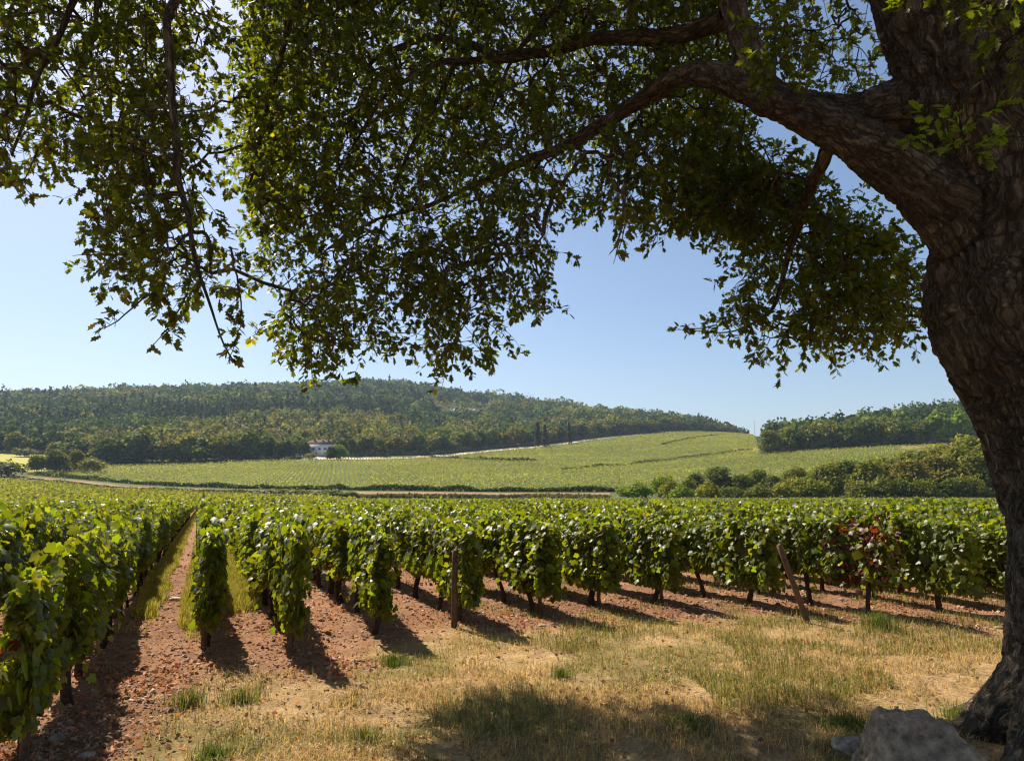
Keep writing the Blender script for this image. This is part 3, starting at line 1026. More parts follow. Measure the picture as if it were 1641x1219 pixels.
# trees and shrubs standing behind the near vineyard on the right (px, depth, top y, look)
hedge = [
    (1003, 172, 781, 'bright', 'shrub', 1.6), (1026, 168, 772, 'bright', 'shrub', 1.3), (1058, 170, 756, 'bright', 'shrub', 1.1), (1075, 160, 768, 'yellow', 'shrub', 1.1), (1100, 165, 764, 'olive', 'shrub', 1.1),
    (1110, 175, 753, 'dark', 'near_broad', .9), (1150, 162, 742, 'grey', 'near_broad', 1.0), (1128, 156, 770, 'yellow', 'shrub', 1.1), (1186, 158, 756, 'mid', 'near_broad', .9), (1212, 170, 748, 'olive', 'near_broad', .8), (1236, 158, 757, 'mid', 'near_broad', .9),
    (1262, 156, 762, 'brown', 'shrub', 1.1), (1275, 172, 745, 'olive', 'near_broad', .9), (1290, 152, 765, 'yellow', 'shrub', 1.3), (1320, 158, 742, 'olive', 'near_broad', .9), (1352, 164, 735, 'mid', 'near_broad', .9), (1385, 157, 735, 'olive', 'near_broad', .9),
    (1418, 166, 728, 'olive', 'near_broad', .9), (1447, 156, 733, 'brown', 'near_broad', .9), (1475, 170, 722, 'mid', 'near_broad', .8), (1500, 158, 724, 'brown', 'near_broad', .9), (1530, 168, 706, 'olive', 'near_broad', .8),
    (1552, 180, 690, 'yellow', 'near_broad', .8), (1560, 156, 722, 'olive', 'near_broad', .9), (1595, 164, 700, 'olive', 'near_broad', .9), (1630, 156, 712, 'olive', 'near_broad', .9), (1370, 150, 768, 'olive', 'shrub', 1.2), (1335, 176, 738, 'yellow', 'near_broad', 1.0), (1402, 178, 728, 'yellow', 'near_broad', 1.0), (1462, 180, 718, 'olive', 'near_broad', 1.0), (1515, 178, 708, 'yellow', 'near_broad', .9), (1305, 150, 770, 'olive', 'shrub', 1.3), (1405, 151, 764, 'olive', 'shrub', 1.3), (1478, 150, 764, 'olive', 'shrub', 1.3), (1170, 152, 776, 'mid', 'shrub', 1.3), (1248, 150, 772, 'yellow', 'shrub', 1.2), (1090, 153, 778, 'bright', 'shrub', 1.3), (1550, 150, 758, 'olive', 'shrub', 1.4), (1440, 150, 766, 'mid', 'shrub', 1.2), (1515, 150, 762, 'mid', 'shrub', 1.3), (1206, 152, 775, 'olive', 'shrub', 1.2)]
LOOKW = {'bright': 'bright green', 'yellow': 'yellow-green', 'olive': 'olive green', 'dark': 'dark green', 'grey': 'grey-brown', 'mid': 'mid green', 'brown': 'brownish green'}
cnt = {}
for px, Y, top, look, kn, wd in hedge:
    z0 = float(ground((px - CX) / FPX * Y, Y)[0])
    hgt = float(P(px, top - (5 if px > 1250 else 2), Y)[2]) - z0
    nm = 'shrub' if kn == 'shrub' else 'broadleaf_tree'
    cnt[(look, nm)] = cnt.get((look, nm), 0) + 1
    sized = 'low rounded' if nm == 'shrub' else 'tall leafy'
    plant(kn, px, Y, hgt, GREENS[look], nm, f"{LOOKW[look]} {'shrub' if nm == 'shrub' else 'tree'} in the hedge behind the vines, {ordinal(cnt[(look, nm)])} such counting toward the trunk",
          'shrub' if nm == 'shrub' else 'tree', 'hedge trees and shrubs behind the near vineyard', wd * (1.25 if kn == 'near_broad' else 1) * (4.4 / max(hgt, 4.4) if kn == 'shrub' else 1), 3)

# shrubs on the left and by the house, bushes along the track
singles = [
    ('shrub', 12, 296, 733, 'grey', 1.7, 'round grey-brown bush in front of the yellow meadow'),
    ('shrub', 45, 425, 715, 'grey', 1.8, 'small grey bush at the back of the yellow meadow'),
    ('near_broad', 66, 318, 725, 'olive', 1.2, 'olive bush beside the gap to the yellow meadow'),
    ('near_broad', 95, 322, 714, 'grey', 1.2, 'grey-green tree at the corner of the dirt track'),
    ('near_broad', 125, 335, 716, 'brown', 1.1, 'dark tree with brown tinge near the track corner'),
    ('shrub', 156, 330, 730, 'yellow', 1.3, 'pale yellow bush at the tip of the far vineyard'),
    ('shrub', 500, 424, 724, 'olive', 1.6, 'wide olive bush hiding the foot of the white house'),
    ('near_broad', 545, 424, 708, 'bright', 1.2, 'tall green bush beside the red roofed house'),
    ('near_broad', 532, 420, 712, 'dark', 1.0, 'dark pointed bush just beside the white house'),
    ('shrub', 450, 190, 780, 'mid', 3.3, 'sunlit green bush on the bank near the track'),
    ('shrub', 480, 189, 782, 'mid', 3.2, 'broad green bush on the bank, middle of the clump'),
    ('shrub', 528, 188, 783, 'mid', 3.2, 'green bush on the bank just past the gap'),
    ('shrub', 562, 187, 785, 'mid', 3.2, 'last low green bush on the bank by the track'),
    ('near_broad', 1232, 345, 684, 'olive', 1.05, 'rounded tree standing at the corner of the far wood'),
]
for kn, px, Y, top, look, wd, lab in singles:
    z0 = float(ground((px - CX) / FPX * Y, Y)[0])
    hgt = float(P(px, top, Y)[2]) - z0
    nm = 'shrub' if 'bush' in lab else 'broadleaf_tree'
    plant(kn, px, Y, hgt, GREENS[look], nm, lab, 'shrub' if nm == 'shrub' else 'tree', None, wd, 9)

for px, Y, top, lab in [(862, 542, 676, 'taller of the paired dark conifers beside the gravel road'), (873, 547, 680, 'shorter thin conifer of the pair beside the gravel road'), (912, 574, 677, 'lone slender conifer beside the gravel road')]:
    z0 = float(ground((px - CX) / FPX * Y, Y)[0])
    plant('conifer', px, Y, float(P(px, top, Y)[2]) - z0, (.38, .36, .42), 'conifer_tree', lab, 'conifer', None, 1.05, 4)

# front line of the woods, tree by tree
n_edge = 0
px = -40.0
while px < 1180:
    Y = float(wood_edge(px)) + prng.uniform(2, 10)
    h = float(np.interp(px, [-40, 80, 90, 200, 300, 420, 480, 500, 560, 620, 860, 1000, 1100, 1180], [15, 15, 12, 19, 20, 19, 12, 9, 15, 15, 17, 17, 17, 15])) * prng.uniform(.85, 1.12)
    look = prng.choice(['dark', 'mid', 'olive', 'dark', 'brown'])
    n_edge += 1
    tall = 'taller' if h > 16 else 'lower'
    plant('far_broad', px, Y, h, GREENS[look], 'broadleaf_tree', f"{tall} {LOOKW[look]} tree at the big wood's front edge, {ordinal(n_edge)} along from the meadow",
          'tree', 'trees along the front edge of the big wood', prng.uniform(1.0, 1.25), n_edge)
    px += 5.2 * FPX / Y * prng.uniform(.85, 1.2)
n_r = 0
px = 1250.0
while px < 1660:
    Y = 346 + prng.uniform(0, 8) + (px - 1250) * .01
    h = prng.uniform(11, 14) * (1.5 if 1490 < px < 1540 else 1)
    look = prng.choice(['dark', 'mid', 'olive', 'olive'])
    if 1490 < px < 1540:
        look = 'bright'
    n_r += 1
    plant('far_broad', px, Y, h, GREENS[look], 'broadleaf_tree', f'{LOOKW[look]} tree fronting the wood above the striped vine rows, {ordinal(n_r)} along toward the trunk',
          'tree', 'trees fronting the wood above the vine rows', prng.uniform(.9, 1.15), n_r + 50)
    px += 5.5 * FPX / Y * prng.uniform(.85, 1.2)


# the woods behind, as one mass each
def wood(name, label, px0, px1, yfun, ymax, seed, sp=8.0, nq=64):
    rng = np.random.default_rng(seed)
    xs, ys, hs = [], [], []
    y = 300.0
    while y < ymax:
        s = sp * np.clip(y / 600, .85, 2.0)
        n = int((px1 - px0) / FPX * y / s)
        px = rng.uniform(px0, px1, n)
        Y = y + rng.uniform(-.5, .5, n) * s
        ok = Y > yfun(px) + 9
        xs.append((px[ok] - CX) / FPX * Y[ok])
        ys.append(Y[ok])
        hs.append(np.clip(Y[ok] / 600, .9, 1.9))
        y += s
    X, Y, S = map(np.concatenate, (xs, ys, hs))
    px = CX + FPX * X / Y
    # the quarry face stays open
    py = 770 - (ground(X, Y) - EYE) / Y * FPX
    ok = ~((px > 695) & (px < 788) & (py > 650) & (py < 677) & (rng.random(len(px)) < .96))
    X, Y, S, px, py = X[ok], Y[ok], S[ok], px[ok], py[ok]
    n = len(X)
    Z = ground(X, Y)
    spn = fbm(np.c_[X * .012, Y * .012], 3, seed)
    con = (vnoise(np.c_[X * .006 + 5, Y * .012], seed + 9) > .62) & (rng.random(n) < .85)
    con |= rng.random(n) < .04
    con &= (px < 680) & (Y < 1050)
    R = rng.uniform(3.2, 5.0, n) * S
    H = rng.uniform(8, 13, n) * np.clip(S, 1, 1.35)
    pal = np.array([[.045, .066, .018], [.085, .098, .022], [.13, .115, .030], [.030, .052, .020], [.14, .14, .028], [.115, .098, .035]])
    big_ = fbm(np.c_[X * .005 + 3, Y * .009], 3, seed + 21)
    w = np.c_[.7 + 0 * spn, smooth(spn, .35, .6) * 1.6, smooth(big_, .45, .6) * .9, smooth(big_, .58, .42) * 2.0, smooth(big_, .5, .65) * .35, smooth(big_, .52, .62) * .45] + 1e-3
    w = w / w.sum(1, keepdims=True)
    pick = (rng.random(n)[:, None] > np.cumsum(w, 1)).sum(1).clip(0, 5)
    col = pal[pick] * np.array([1.25, 1.38, 1.5]) * rng.uniform(.6, 1.35, (n, 1))
    sz_ = np.exp(rng.normal(size=n) * .28) * 1.15
    R, H = R * sz_, H * np.sqrt(sz_)
    col[con] = np.array([.030, .050, .030]) * rng.uniform(.8, 1.3, (con.sum(), 1))
    R[con] *= .6
    H[con] *= 1.35
    d = rand_dir(n * nq, rng)
    d[:, 2] = np.abs(d[:, 2])
    cn = np.repeat(con, nq)
    lum = .7 + .6 * vnoise(d * 2.1 + np.repeat(np.arange(n), nq)[:, None] * 1.7, seed)
    Rr, Hr = np.repeat(R, nq), np.repeat(H, nq)
    off = d * lum[:, None] * np.c_[Rr, Rr, Hr * .55] + np.c_[0 * Rr, 0 * Rr, Hr * .4]
    hh = rng.random(n * nq)
    th = rng.uniform(0, 6.28, n * nq)
    oc = np.c_[Rr * (1 - hh) * np.cos(th), Rr * (1 - hh) * np.sin(th), Hr * (.1 + hh)]
    off = np.where(cn[:, None], oc, off)
    nn = norm(d + rng.normal(size=d.shape) * .45 + [0, 0, .15])
    base = np.repeat(np.c_[X, Y, Z], nq, 0)
    V, F = place(QL, QLF, base + off, rand_dir(n * nq, rng), nn, np.repeat(S, nq) * 2.5 * rng.uniform(.55, 1.25, n * nq) * np.where(cn, .7, 1))
    c = np.repeat(col, nq, 0) * rng.uniform(.65, 1.35, (n * nq, 1))
    g = Geo()
    g.add(V, F, rep(c, 4))
    tag(g.build(name, M_wood_leaf), label, 'wood', kind='stuff')
    return n


nw1 = wood('woodland', 'mixed broadleaf and conifer wood covering the long hill', -90, 1212, wood_edge, 1560, 61, 9.0, 72)
nw2 = wood('hillside_wood', 'green wood rising above the striped vine rows', 1236, 1760, lambda p: 346 + 0 * p, 760, 62, 7.5, 80)


# quarry face, hilltop monument, mast, house
def quarry():
    rng = np.random.default_rng(12)
    g = Geo()
    n = 60
    px = np.linspace(692, 790, n)
    Y = np.interp(px, [690, 740, 790], [975, 960, 975])
    X = (px - CX) / FPX * Y
    rows = []
    for s, dy in ((0, -4), (.3, 0), (.55, 3), (.8, 5), (1, 12), (1, 30)):
        z = P(740, 672, 962)[2] * (1 - s) + P(740, 652, 962)[2] * s + rng.normal(size=n) * .7
        env = np.sin(np.linspace(0, math.pi, n)) ** .35
        z0 = P(740, 676, 962)[2]
        rows.append(np.c_[X, Y + dy + rng.normal(size=n) * 1.5, z0 + (z - z0) * env])
    V = np.array(rows).reshape(-1, 3)
    m = len(rows)
    i, j = np.meshgrid(np.arange(m - 1), np.arange(n - 1), indexing='ij')
    F = np.stack([i * n + j, i * n + j + 1, (i + 1) * n + j + 1, (i + 1) * n + j], -1).reshape(-1, 4)
    g.add(V, F, np.array([.30, .30, .32]) * rng.uniform(.7, 1.2, (len(V), 1)))
    tag(g.build('rock_face', M_stone), 'pale grey quarry face cut into the wooded hill', 'cliff', kind='structure')


quarry()


def monument():
    Y = 1350
    b = P(624, 611, Y)
    z0 = float(ground(b[0], Y)[0])
    rt = tag(empty('hilltop_tower', (b[0], Y, z0)), 'small stone tower with a spire on the crest of the wooded hill', 'tower')
    top = float(P(624, 602.5, Y)[2]) - z0
    px2m = Y / FPX
    g = Geo()
    add_tube(g, [[0, 0, -2], [0, 0, top * .5], [0, 0, top - 2.5]], [2.6, 2.2, 1.7], 10, (.22, .21, .22))
    g.build('base', M_stone, rt)
    g = Geo()
    add_tube(g, [[0, 0, top - 2.5], [0, 0, top - 2.4], [0, 0, top - .6], [0, 0, top - .5]], [.5, 2.6, 2.6, .5], 10, (.12, .12, .14))
    g.build('platform', M_stone, rt)
    g = Geo()
    add_tube(g, [[0, 0, top - .5], [0, 0, top + 1.0], [0, 0, top + 5]], [1.1, .8, .25], 8, (.18, .18, .20))
    g.build('spire', M_stone, rt)
    Y = 880
    b = P(1210, 700, Y)
    z0 = float(ground(b[0], Y)[0])
    g = Geo()
    hgt = float(P(1210, 674, Y)[2]) - z0
    for a in range(3):
        th = a * 2.09
        add_tube(g, [[.5 * math.cos(th), .5 * math.sin(th), -1], [.12 * math.cos(th), .12 * math.sin(th), hgt]], [.09, .05], 5, (.45, .46, .48))
    for s in np.linspace(.05, .95, 14):
        r = .5 - .38 * s
        pts = [[r * math.cos(a * 2.09), r * math.sin(a * 2.09), s * hgt + (a % 2)] for a in range(4)]
        add_tube(g, pts, [.04] * 4, 4, (.45, .46, .48))
    o = g.build('radio_mast', M_plain)
    o.location = (b[0], Y, z0)
    tag(o, 'thin distant mast above the field crest by the corner tree', 'mast')


monument()


def house():
    Y = 445.0
    a, b_ = P(489, 730, Y), P(535, 730, Y)
    cx = (a[0] + b_[0]) / 2
    z0 = float(ground(cx, Y)[0]) - .3
    rt = tag(empty('farmhouse', (cx, Y, z0), math.radians(-8)), 'white walled house with red tiled roof in front of the wood', 'house')
    L, D = 19.0, 8.0
    we = float(P(500, 711.5, Y)[2]) - z0
    wr = float(P(500, 704.5, Y)[2]) - z0
    g = Geo()
    t = .3
    add_box(g, (0, -D / 2, we / 2), (L, t, we), (.78, .77, .76))
    add_box(g, (0, D / 2, we / 2), (L, t, we), (.78, .77, .76))
    add_box(g, (-L / 2 + t / 2, 0, we / 2), (t - .01, D - t, we), (.78, .77, .76))
    add_box(g, (L / 2 - t / 2, 0, we / 2), (t - .01, D - t, we), (.78, .77, .76))
    g.build('wall', plain_mat('house_plaster', .9, .1, .6, .12), rt)
    g = Geo()
    o_ = .6
    v = np.array([[-L / 2 - o_, -D / 2 - o_, we], [L / 2 + o_, -D / 2 - o_, we], [L / 2 + o_, D / 2 + o_, we], [-L / 2 - o_, D / 2 + o_, we], [-L / 2 + 3.6, 0, wr], [L / 2 - 1.5, 0, wr]])
    v2 = v - [0, 0, .25]
    g.add(np.r_[v, v2[:4]], [[0, 1, 5, 4], [2, 3, 4, 5], [9, 8, 7, 6], [0, 6, 7, 1], [1, 7, 8, 2], [2, 8, 9, 3], [3, 9, 6, 0]], (.155, .078, .06))
    g.add(v, [[3, 0, 4], [1, 2, 5]], (.155, .078, .06))
    rf = g.build('roof', plain_mat('roof_tile', .9, .1, 1.3, .5), rt)
    for x, col in ((-3.2, (.25, .15, .12)), (2.2, (.7, .68, .65)), (6.0, (.25, .15, .12))):
        g = Geo()
        add_box(g, (x, -.9, wr - .1), (.9, .7, 1.7), col)
        add_box(g, (x, -.9, wr + .82), (1.1, .9, .14), (.4, .3, .25))
        g.build('chimney', M_plain, rf)
    for x in (-6.4, -2.6, 1.6, 5.4):
        g = Geo()
        add_box(g, (x, -D / 2 - t / 2 - .02, we * .58), (1.0, .06, 1.4), (.08, .10, .13))
        w = g.build('window', M_plain, rt)
        g = Geo()
        for sx in (-.62, .62):
            add_box(g, (x + sx * 1.25, -D / 2 - t / 2 - .03, we * .58), (.45, .05, 1.5), (.30, .36, .45))
        g.build('shutter', M_plain, w)
    g = Geo()
    add_box(g, (-.5, -D / 2 - t / 2 - .02, 1.05), (1.1, .07, 2.1), (.16, .11, .08))
    g.build('door', M_plain, rt)


house()


# ------------------------------------------------------------------ posts
def post_mesh(seed, h, r):
    rng = np.random.default_rng(seed)
    g = Geo()
    s = np.linspace(0, 1, 8)
    c0 = np.array([.13, .075, .045]) * rng.uniform(.85, 1.15)
    pts = np.c_[rng.normal(size=8) * .003, rng.normal(size=8) * .003, -.15 + s * (h + .15)]
    V, F, E = tube(pts, np.full(8, r) * (1 - .08 * s), 10, .02, rng, cap=True)
    g.add(V, F, c0)
    n = len(V)
    base = 7 * 10
    g.tri.append(np.array([[base + i, base + (i + 1) % 10, n - 2] for i in range(10)]))
    g.tm.append(np.zeros(10, int))
    return g.build('vine_post', M_post, link=False)


PM = [post_mesh(i, .98, .036) for i in range(4)]
PM_big = post_mesh(9, 1.04, .05)
PM_lean = post_mesh(10, 1.16, .05)
def row_at(k, back):
    t = row_start(k) + back
    return np.array([NV[0] * (k + koff(k)) + DV[0] * t, NV[1] * (k + koff(k)) + DV[1] * t, 0])


posts = [
    (P(728, 992, 8.35), 0, 0, 'tall brown end post standing clear of the leaves in front of the third row', True),
    (row_at(4, .3), 0, 0, 'brown end post of the fourth row past the grass strip', False),
    (row_at(5, .32), 0, 0, 'brown end post of the fifth row past the grass strip', False),
    (row_at(6, .3), 0, 0, 'brown end post of the sixth row past the grass strip', False),
    (P(1294, 985, 8.75), -17, 0, 'long wooden post leaning hard back into the vines near the red-leaved vine', True),
    (row_at(-1, .28), 0, 0, 'weathered end post of the row at the edge nearest the camera', False),
    (row_at(0, .3), 0, 0, 'end post under the leaves of the lone row beside the path', False),
    (row_at(1, .3), -3, 0, 'end post of the first row past the grass strip', False),
    (row_at(-1, 5.6), 0, 0, 'post in the row across the path, well along from its end', False),
]
pr = np.random.default_rng(44)
for p, lean, az, lab, big in posts:
    me = (PM_lean if lean == -17 else PM_big) if big else PM[pr.integers(4)]
    o = link_mesh('vine_post', me)
    o.location = (p[0], p[1], g1(p[0], p[1]))
    o.scale = (.78, .78, .84 if big else .95)
    o.rotation_euler = (math.radians(-3 if lean else 0), math.radians(lean), pr.uniform(0, 6) if not lean else 0)
    tag(o, lab, 'post', 'wooden vineyard posts')
for k in range(-3, 12):
    for j in range(1, 5):
        if k < 0 and j == 1:
            continue
        t = row_start(k) + 4.9 * j + .04
        if k < 0:
            t -= .5
        x, y = NV[0] * (k + koff(k)) + DV[0] * t, NV[1] * (k + koff(k)) + DV[1] * t
        if abs(x / y) > .74 or y > 24 or (k > 3 and j > 2) or (k < -1):
            continue
        o = link_mesh('vine_post', PM[pr.integers(4)])
        o.location = (x, y, g1(x, y))
        o.rotation_euler = (pr.normal() * .03, pr.normal() * .03, pr.uniform(0, 6))
        rowname = 'lone row' if k == 0 else (f'{ordinal(k)} row past the grass strip' if k > 0 else 'row across the path')
        tag(o, f'thin brown post inside the {rowname}, {ordinal(j + 1)} from its end', 'post', 'wooden vineyard posts')


# ------------------------------------------------------------------ ground cover
def blades(name, X, Y, h, w, col, label, lean=.5, seed=0, kindv='stuff'):
    rng = np.random.default_rng(seed)
    n = len(X)
    Z = gz(X, Y) - .005
    a = rng.uniform(0, 6.283, n)
    d = np.c_[np.cos(a), np.sin(a)]
    sd = np.c_[-d[:, 1], d[:, 0]]
    ln = np.abs(rng.normal(size=n)) * lean
    p0 = np.c_[X, Y, Z]
    V = np.zeros((n, 5, 3))
    wv = np.c_[sd * w[:, None], np.zeros(n)]
    m = p0 + np.c_[d * (ln * h * .35)[:, None], h * .6]
    tp = p0 + np.c_[d * (ln * h * 1.0)[:, None], h * np.clip(1 - ln * .35, .1, 1)]
    V[:, 0] = p0 - wv
    V[:, 1] = p0 + wv
    V[:, 2] = m + wv * .8
    V[:, 3] = m - wv * .8
    V[:, 4] = tp
    g = Geo()
    ii = (np.arange(n) * 5)[:, None]
    g.add(V.reshape(-1, 3), ii + np.array([[0, 1, 2, 3]]), rep(col, 5))
    g.tri.append(ii + np.array([[3, 2, 4]]))
    g.tm.append(np.zeros(n, int))
    return g


def scatter(n, ymin, ymax, rng, umax=.85):
    """even in the picture rather than on the ground: denser near the camera"""
    iy = rng.uniform(1 / ymax, 1 / ymin, n)
    Y = 1 / iy
    return rng.uniform(-umax, umax, n) * Y, Y


def grass_layers():
    rng = np.random.default_rng(90)
    # dry straw
    X, Y = scatter(330000, 2.6, 13, rng)
    zs = zone_straw(X, Y)
    cl = fbm(np.c_[X * 2.4, Y * 2.4], 4, 91)
    keep = rng.random(len(X)) < (zs * smooth(cl, .28, .62) + .015)
    k, t = kt(X, Y)
    X, Y, cl = X[keep], Y[keep], cl[keep]
    n = len(X)
    gr = smooth(fbm(np.c_[X * .9 + 40, Y * .9], 4, 21), .47, .62)
    green = rng.random(n) < gr * .6 + .06
    c = np.array([.50, .36, .165]) * rng.uniform(.4, 1.4, (n, 1)) * rng.uniform(.92, 1.08, (n, 3))
    c[green] = np.array([.17, .175, .04]) * rng.uniform(.6, 1.5, (green.sum(), 1))
    h = rng.uniform(.02, .07, n) * (.6 + 1.3 * cl) * np.where(green, 1.15, 1)
    g = blades('dry_grass', X, Y, h, rng.uniform(.0012, .0032, n), c, '', 1.1, 92)
    tag(g.build('dry_grass', M_grass), 'dry straw-coloured grass mixed with green blades on the headland', 'grass', kind='stuff')
    # bright grass strips between the rows
    X, Y = scatter(230000, 7, 120, rng, .6)
    k = rng.uniform(-1, 1, len(X))
    tt = 1 / rng.uniform(1 / 120, 1 / 8.6, len(X))
    X, Y = NV[0] * (k + .09) + DV[0] * tt, NV[1] * (k + .09) + DV[1] * tt
    keep = rng.random(len(X)) < zone_aisle(X, Y)
    X, Y, tt = X[keep], Y[keep], tt[keep]
    n = len(X)
    c = np.array([.30, .28, .035]) * rng.uniform(.6, 1.4, (n, 1))
    dry = rng.random(n) < .2
    c[dry] = np.array([.42, .34, .12]) * rng.uniform(.7, 1.2, (dry.sum(), 1))
    sz = np.clip(tt / 14, 1, 5)
    g = blades('grass', X, Y, rng.uniform(.05, .19, n), .0042 * sz, c, '', .5, 93)
    tag(g.build('grass_strip', M_grass), 'bright yellow-green grass strips beside the lone row of vines', 'grass', kind='stuff')
    # weeds under the vines
    X, Y = scatter(170000, 4, 16, rng)
    k, t = kt(X, Y)
    cl = fbm(np.c_[X * 1.6 + 9, Y * 1.6], 3, 95)
    keep = (cl + .05 * smooth(k, 5, 8) * (1 - smooth(t, 7, 8.5)) > .55) & (t > 4.2) & (k > 3.2)
    X, Y = X[keep], Y[keep]
    n = len(X)
    c = np.array([.14, .16, .03]) * rng.uniform(.5, 1.5, (n, 1))
    c[rng.random(n) < .3] = (.34, .25, .10)
    g = blades('weeds', X, Y, rng.uniform(.04, .13, n), np.full(n, .0028), c, '', .6, 96)
    tag(g.build('weeds', M_grass), 'patchy green weeds growing under the front vines', 'weeds', kind='stuff')


grass_layers()


def tuft(px, Y, n, h, w, green, label, seed):
    rng = np.random.default_rng(seed)
    gy = Y
    x = (px - CX) / FPX * gy
    r = np.abs(rng.normal(size=n)) * w
    a = rng.uniform(0, 6.283, n)
    X, Yy = x + r * np.cos(a), gy + r * np.sin(a)
    c = np.where((rng.random(n) < green)[:, None], np.array([[.11, .15, .028]]), np.array([[.34, .26, .10]])) * rng.uniform(.6, 1.4, (n, 1))
    g = blades('t', X, Yy, h * rng.uniform(.5, 1.1, n), np.full(n, .0026), c, '', .55, seed)
    tag(g.build('grass_tuft', M_grass), label, 'grass tuft', 'grass tufts on the headland')


tuft(330, 5.55, 420, .17, .09, .7, 'upright grass tuft on the headland straight before the lone row', 1)
tuft(410, 5.65, 380, .15, .10, .6, 'thinner grass tuft beside the one before the lone row', 2)
tuft(370, 4.55, 300, .12, .07, .95, 'dark green weedy tuft near the bottom of the stony path', 3)
tuft(640, 6.9, 500, .11, .10, .95, 'green grass patch at the foot of the second row past the strip', 4)
tuft(896, 6.3, 260, .12, .05, .95, 'small green tuft alone in the middle of the dry headland', 5)
tuft(1385, 8.3, 520, .26, .13, .9, 'tall dark green weed clump beside the leaning post', 6)
tuft(600, 4.75, 420, .14, .10, .6, 'half-dry tuft at the sunlit edge of the oak shadow', 7)
tuft(1090, 5.0, 420, .13, .11, .8, 'green tuft in the oak shadow halfway to the boulder', 8)
tuft(1330, 5.1, 520, .13, .12, .9, 'broad green weeds just behind the boulder shadow', 9)
tuft(1500, 5.3, 420, .12, .11, .85, 'sunny weeds between the boulder and the trunk', 10)


def pebble_template(rng, seed):
    ico = bpy.data.meshes.new('tmp')
    import bmesh
    bm = bmesh.new()
    bmesh.ops.create_icosphere(bm, subdivisions=1, radius=1)
    V = np.array([v.co[:] for v in bm.verts])
    F = np.array([[v.index for v in f.verts] for f in bm.faces])
    bm.free()
    bpy.data.meshes.remove(ico)
    V = V * (.7 + .6 * vnoise(V * 1.3 + seed * 3.3, seed))[:, None]
    V[:, 2] *= .32
    return V, F


def litter():
    rng = np.random.default_rng(120)
    # stones
    X, Y = scatter(80000, 2.8, 26, rng)
    bare = 1 - zone_straw(X, Y)
    keep = rng.random(len(X)) < (bare * (.35 + .65 * smooth(fbm(np.c_[X * 2, Y * 2], 3, 121), .35, .6)) + .03) * (1 - zone_aisle(X, Y) * .8)
    X, Y = X[keep], Y[keep]
    n = len(X)
    size = np.exp(rng.normal(size=n) * .5) * .010 * np.clip(Y / 7, 1, 2)
    g = Geo()
    for v in range(4):
        s = slice(v, None, 4)
        tv, tf = pebble_template(rng, v)
        m = len(X[s])
        nn = norm(rng.normal(size=(m, 3)) * .25 + [0, 0, 1])
        V, F = place(tv, tf, np.c_[X[s], Y[s], gz(X[s], Y[s]) + size[s] * .15], rand_dir(m, rng), nn, np.clip(size[s], .004, .045))
        c = np.array([.42, .245, .155]) * rng.uniform(.5, 1.5, (m, 1)) * rng.uniform(.92, 1.08, (m, 3))
        pale = rng.random(m) < .07
        c[pale] = np.array([.46, .36, .26]) * rng.uniform(.8, 1.2, (pale.sum(), 1))
        g.add(V, F, rep(c, len(tv)))
    tag(g.build('gravel', M_stone), 'reddish gravel and small pale stones covering the path and row gaps', 'gravel', kind='stuff')
    # fallen leaves
    X, Y = scatter(75000, 2.8, 24, rng)
    bare = 1 - zone_straw(X, Y)
    keep = rng.random(len(X)) < (bare * .9 * smooth(fbm(np.c_[X * 1.3 + 7, Y * 1.3], 3, 122), .35, .62) + .02)
    X, Y = X[keep], Y[keep]
    n = len(X)
    cup = QL.copy()
    cup[:, 2] = [.0, .28, .05, .28]
    nn = norm(rng.normal(size=(n, 3)) * .5 + [0, 0, 1])
    V, F = place(cup, QLF, np.c_[X, Y, gz(X, Y) + .012], rand_dir(n, rng), nn, rng.uniform(.02, .05, n))
    c = np.array([.34, .16, .085]) * rng.uniform(.5, 1.6, (n, 1))
    rd = rng.random(n) < .07
    c[rd] = np.array([.34, .07, .03]) * rng.uniform(.6, 1.2, (rd.sum(), 1))
    g = Geo()
    g.add(V, F, rep(c, 4))
    X, Y = scatter(3500, 3, 8, rng)
    n = len(X)
    V, F = place(cup, QLF, np.c_[X, Y, gz(X, Y) + .03], rand_dir(n, rng), norm(rng.normal(size=(n, 3)) * .7 + [0, 0, 1]), rng.uniform(.018, .04, n))
    g.add(V, F, rep(np.array([.34, .21, .11]) * rng.uniform(.4, 1.3, (n, 1)), 4))
    tag(g.build('leaf_litter', M_grass), 'curled brown and red fallen vine leaves on the soil', 'leaf litter', kind='stuff')


litter()


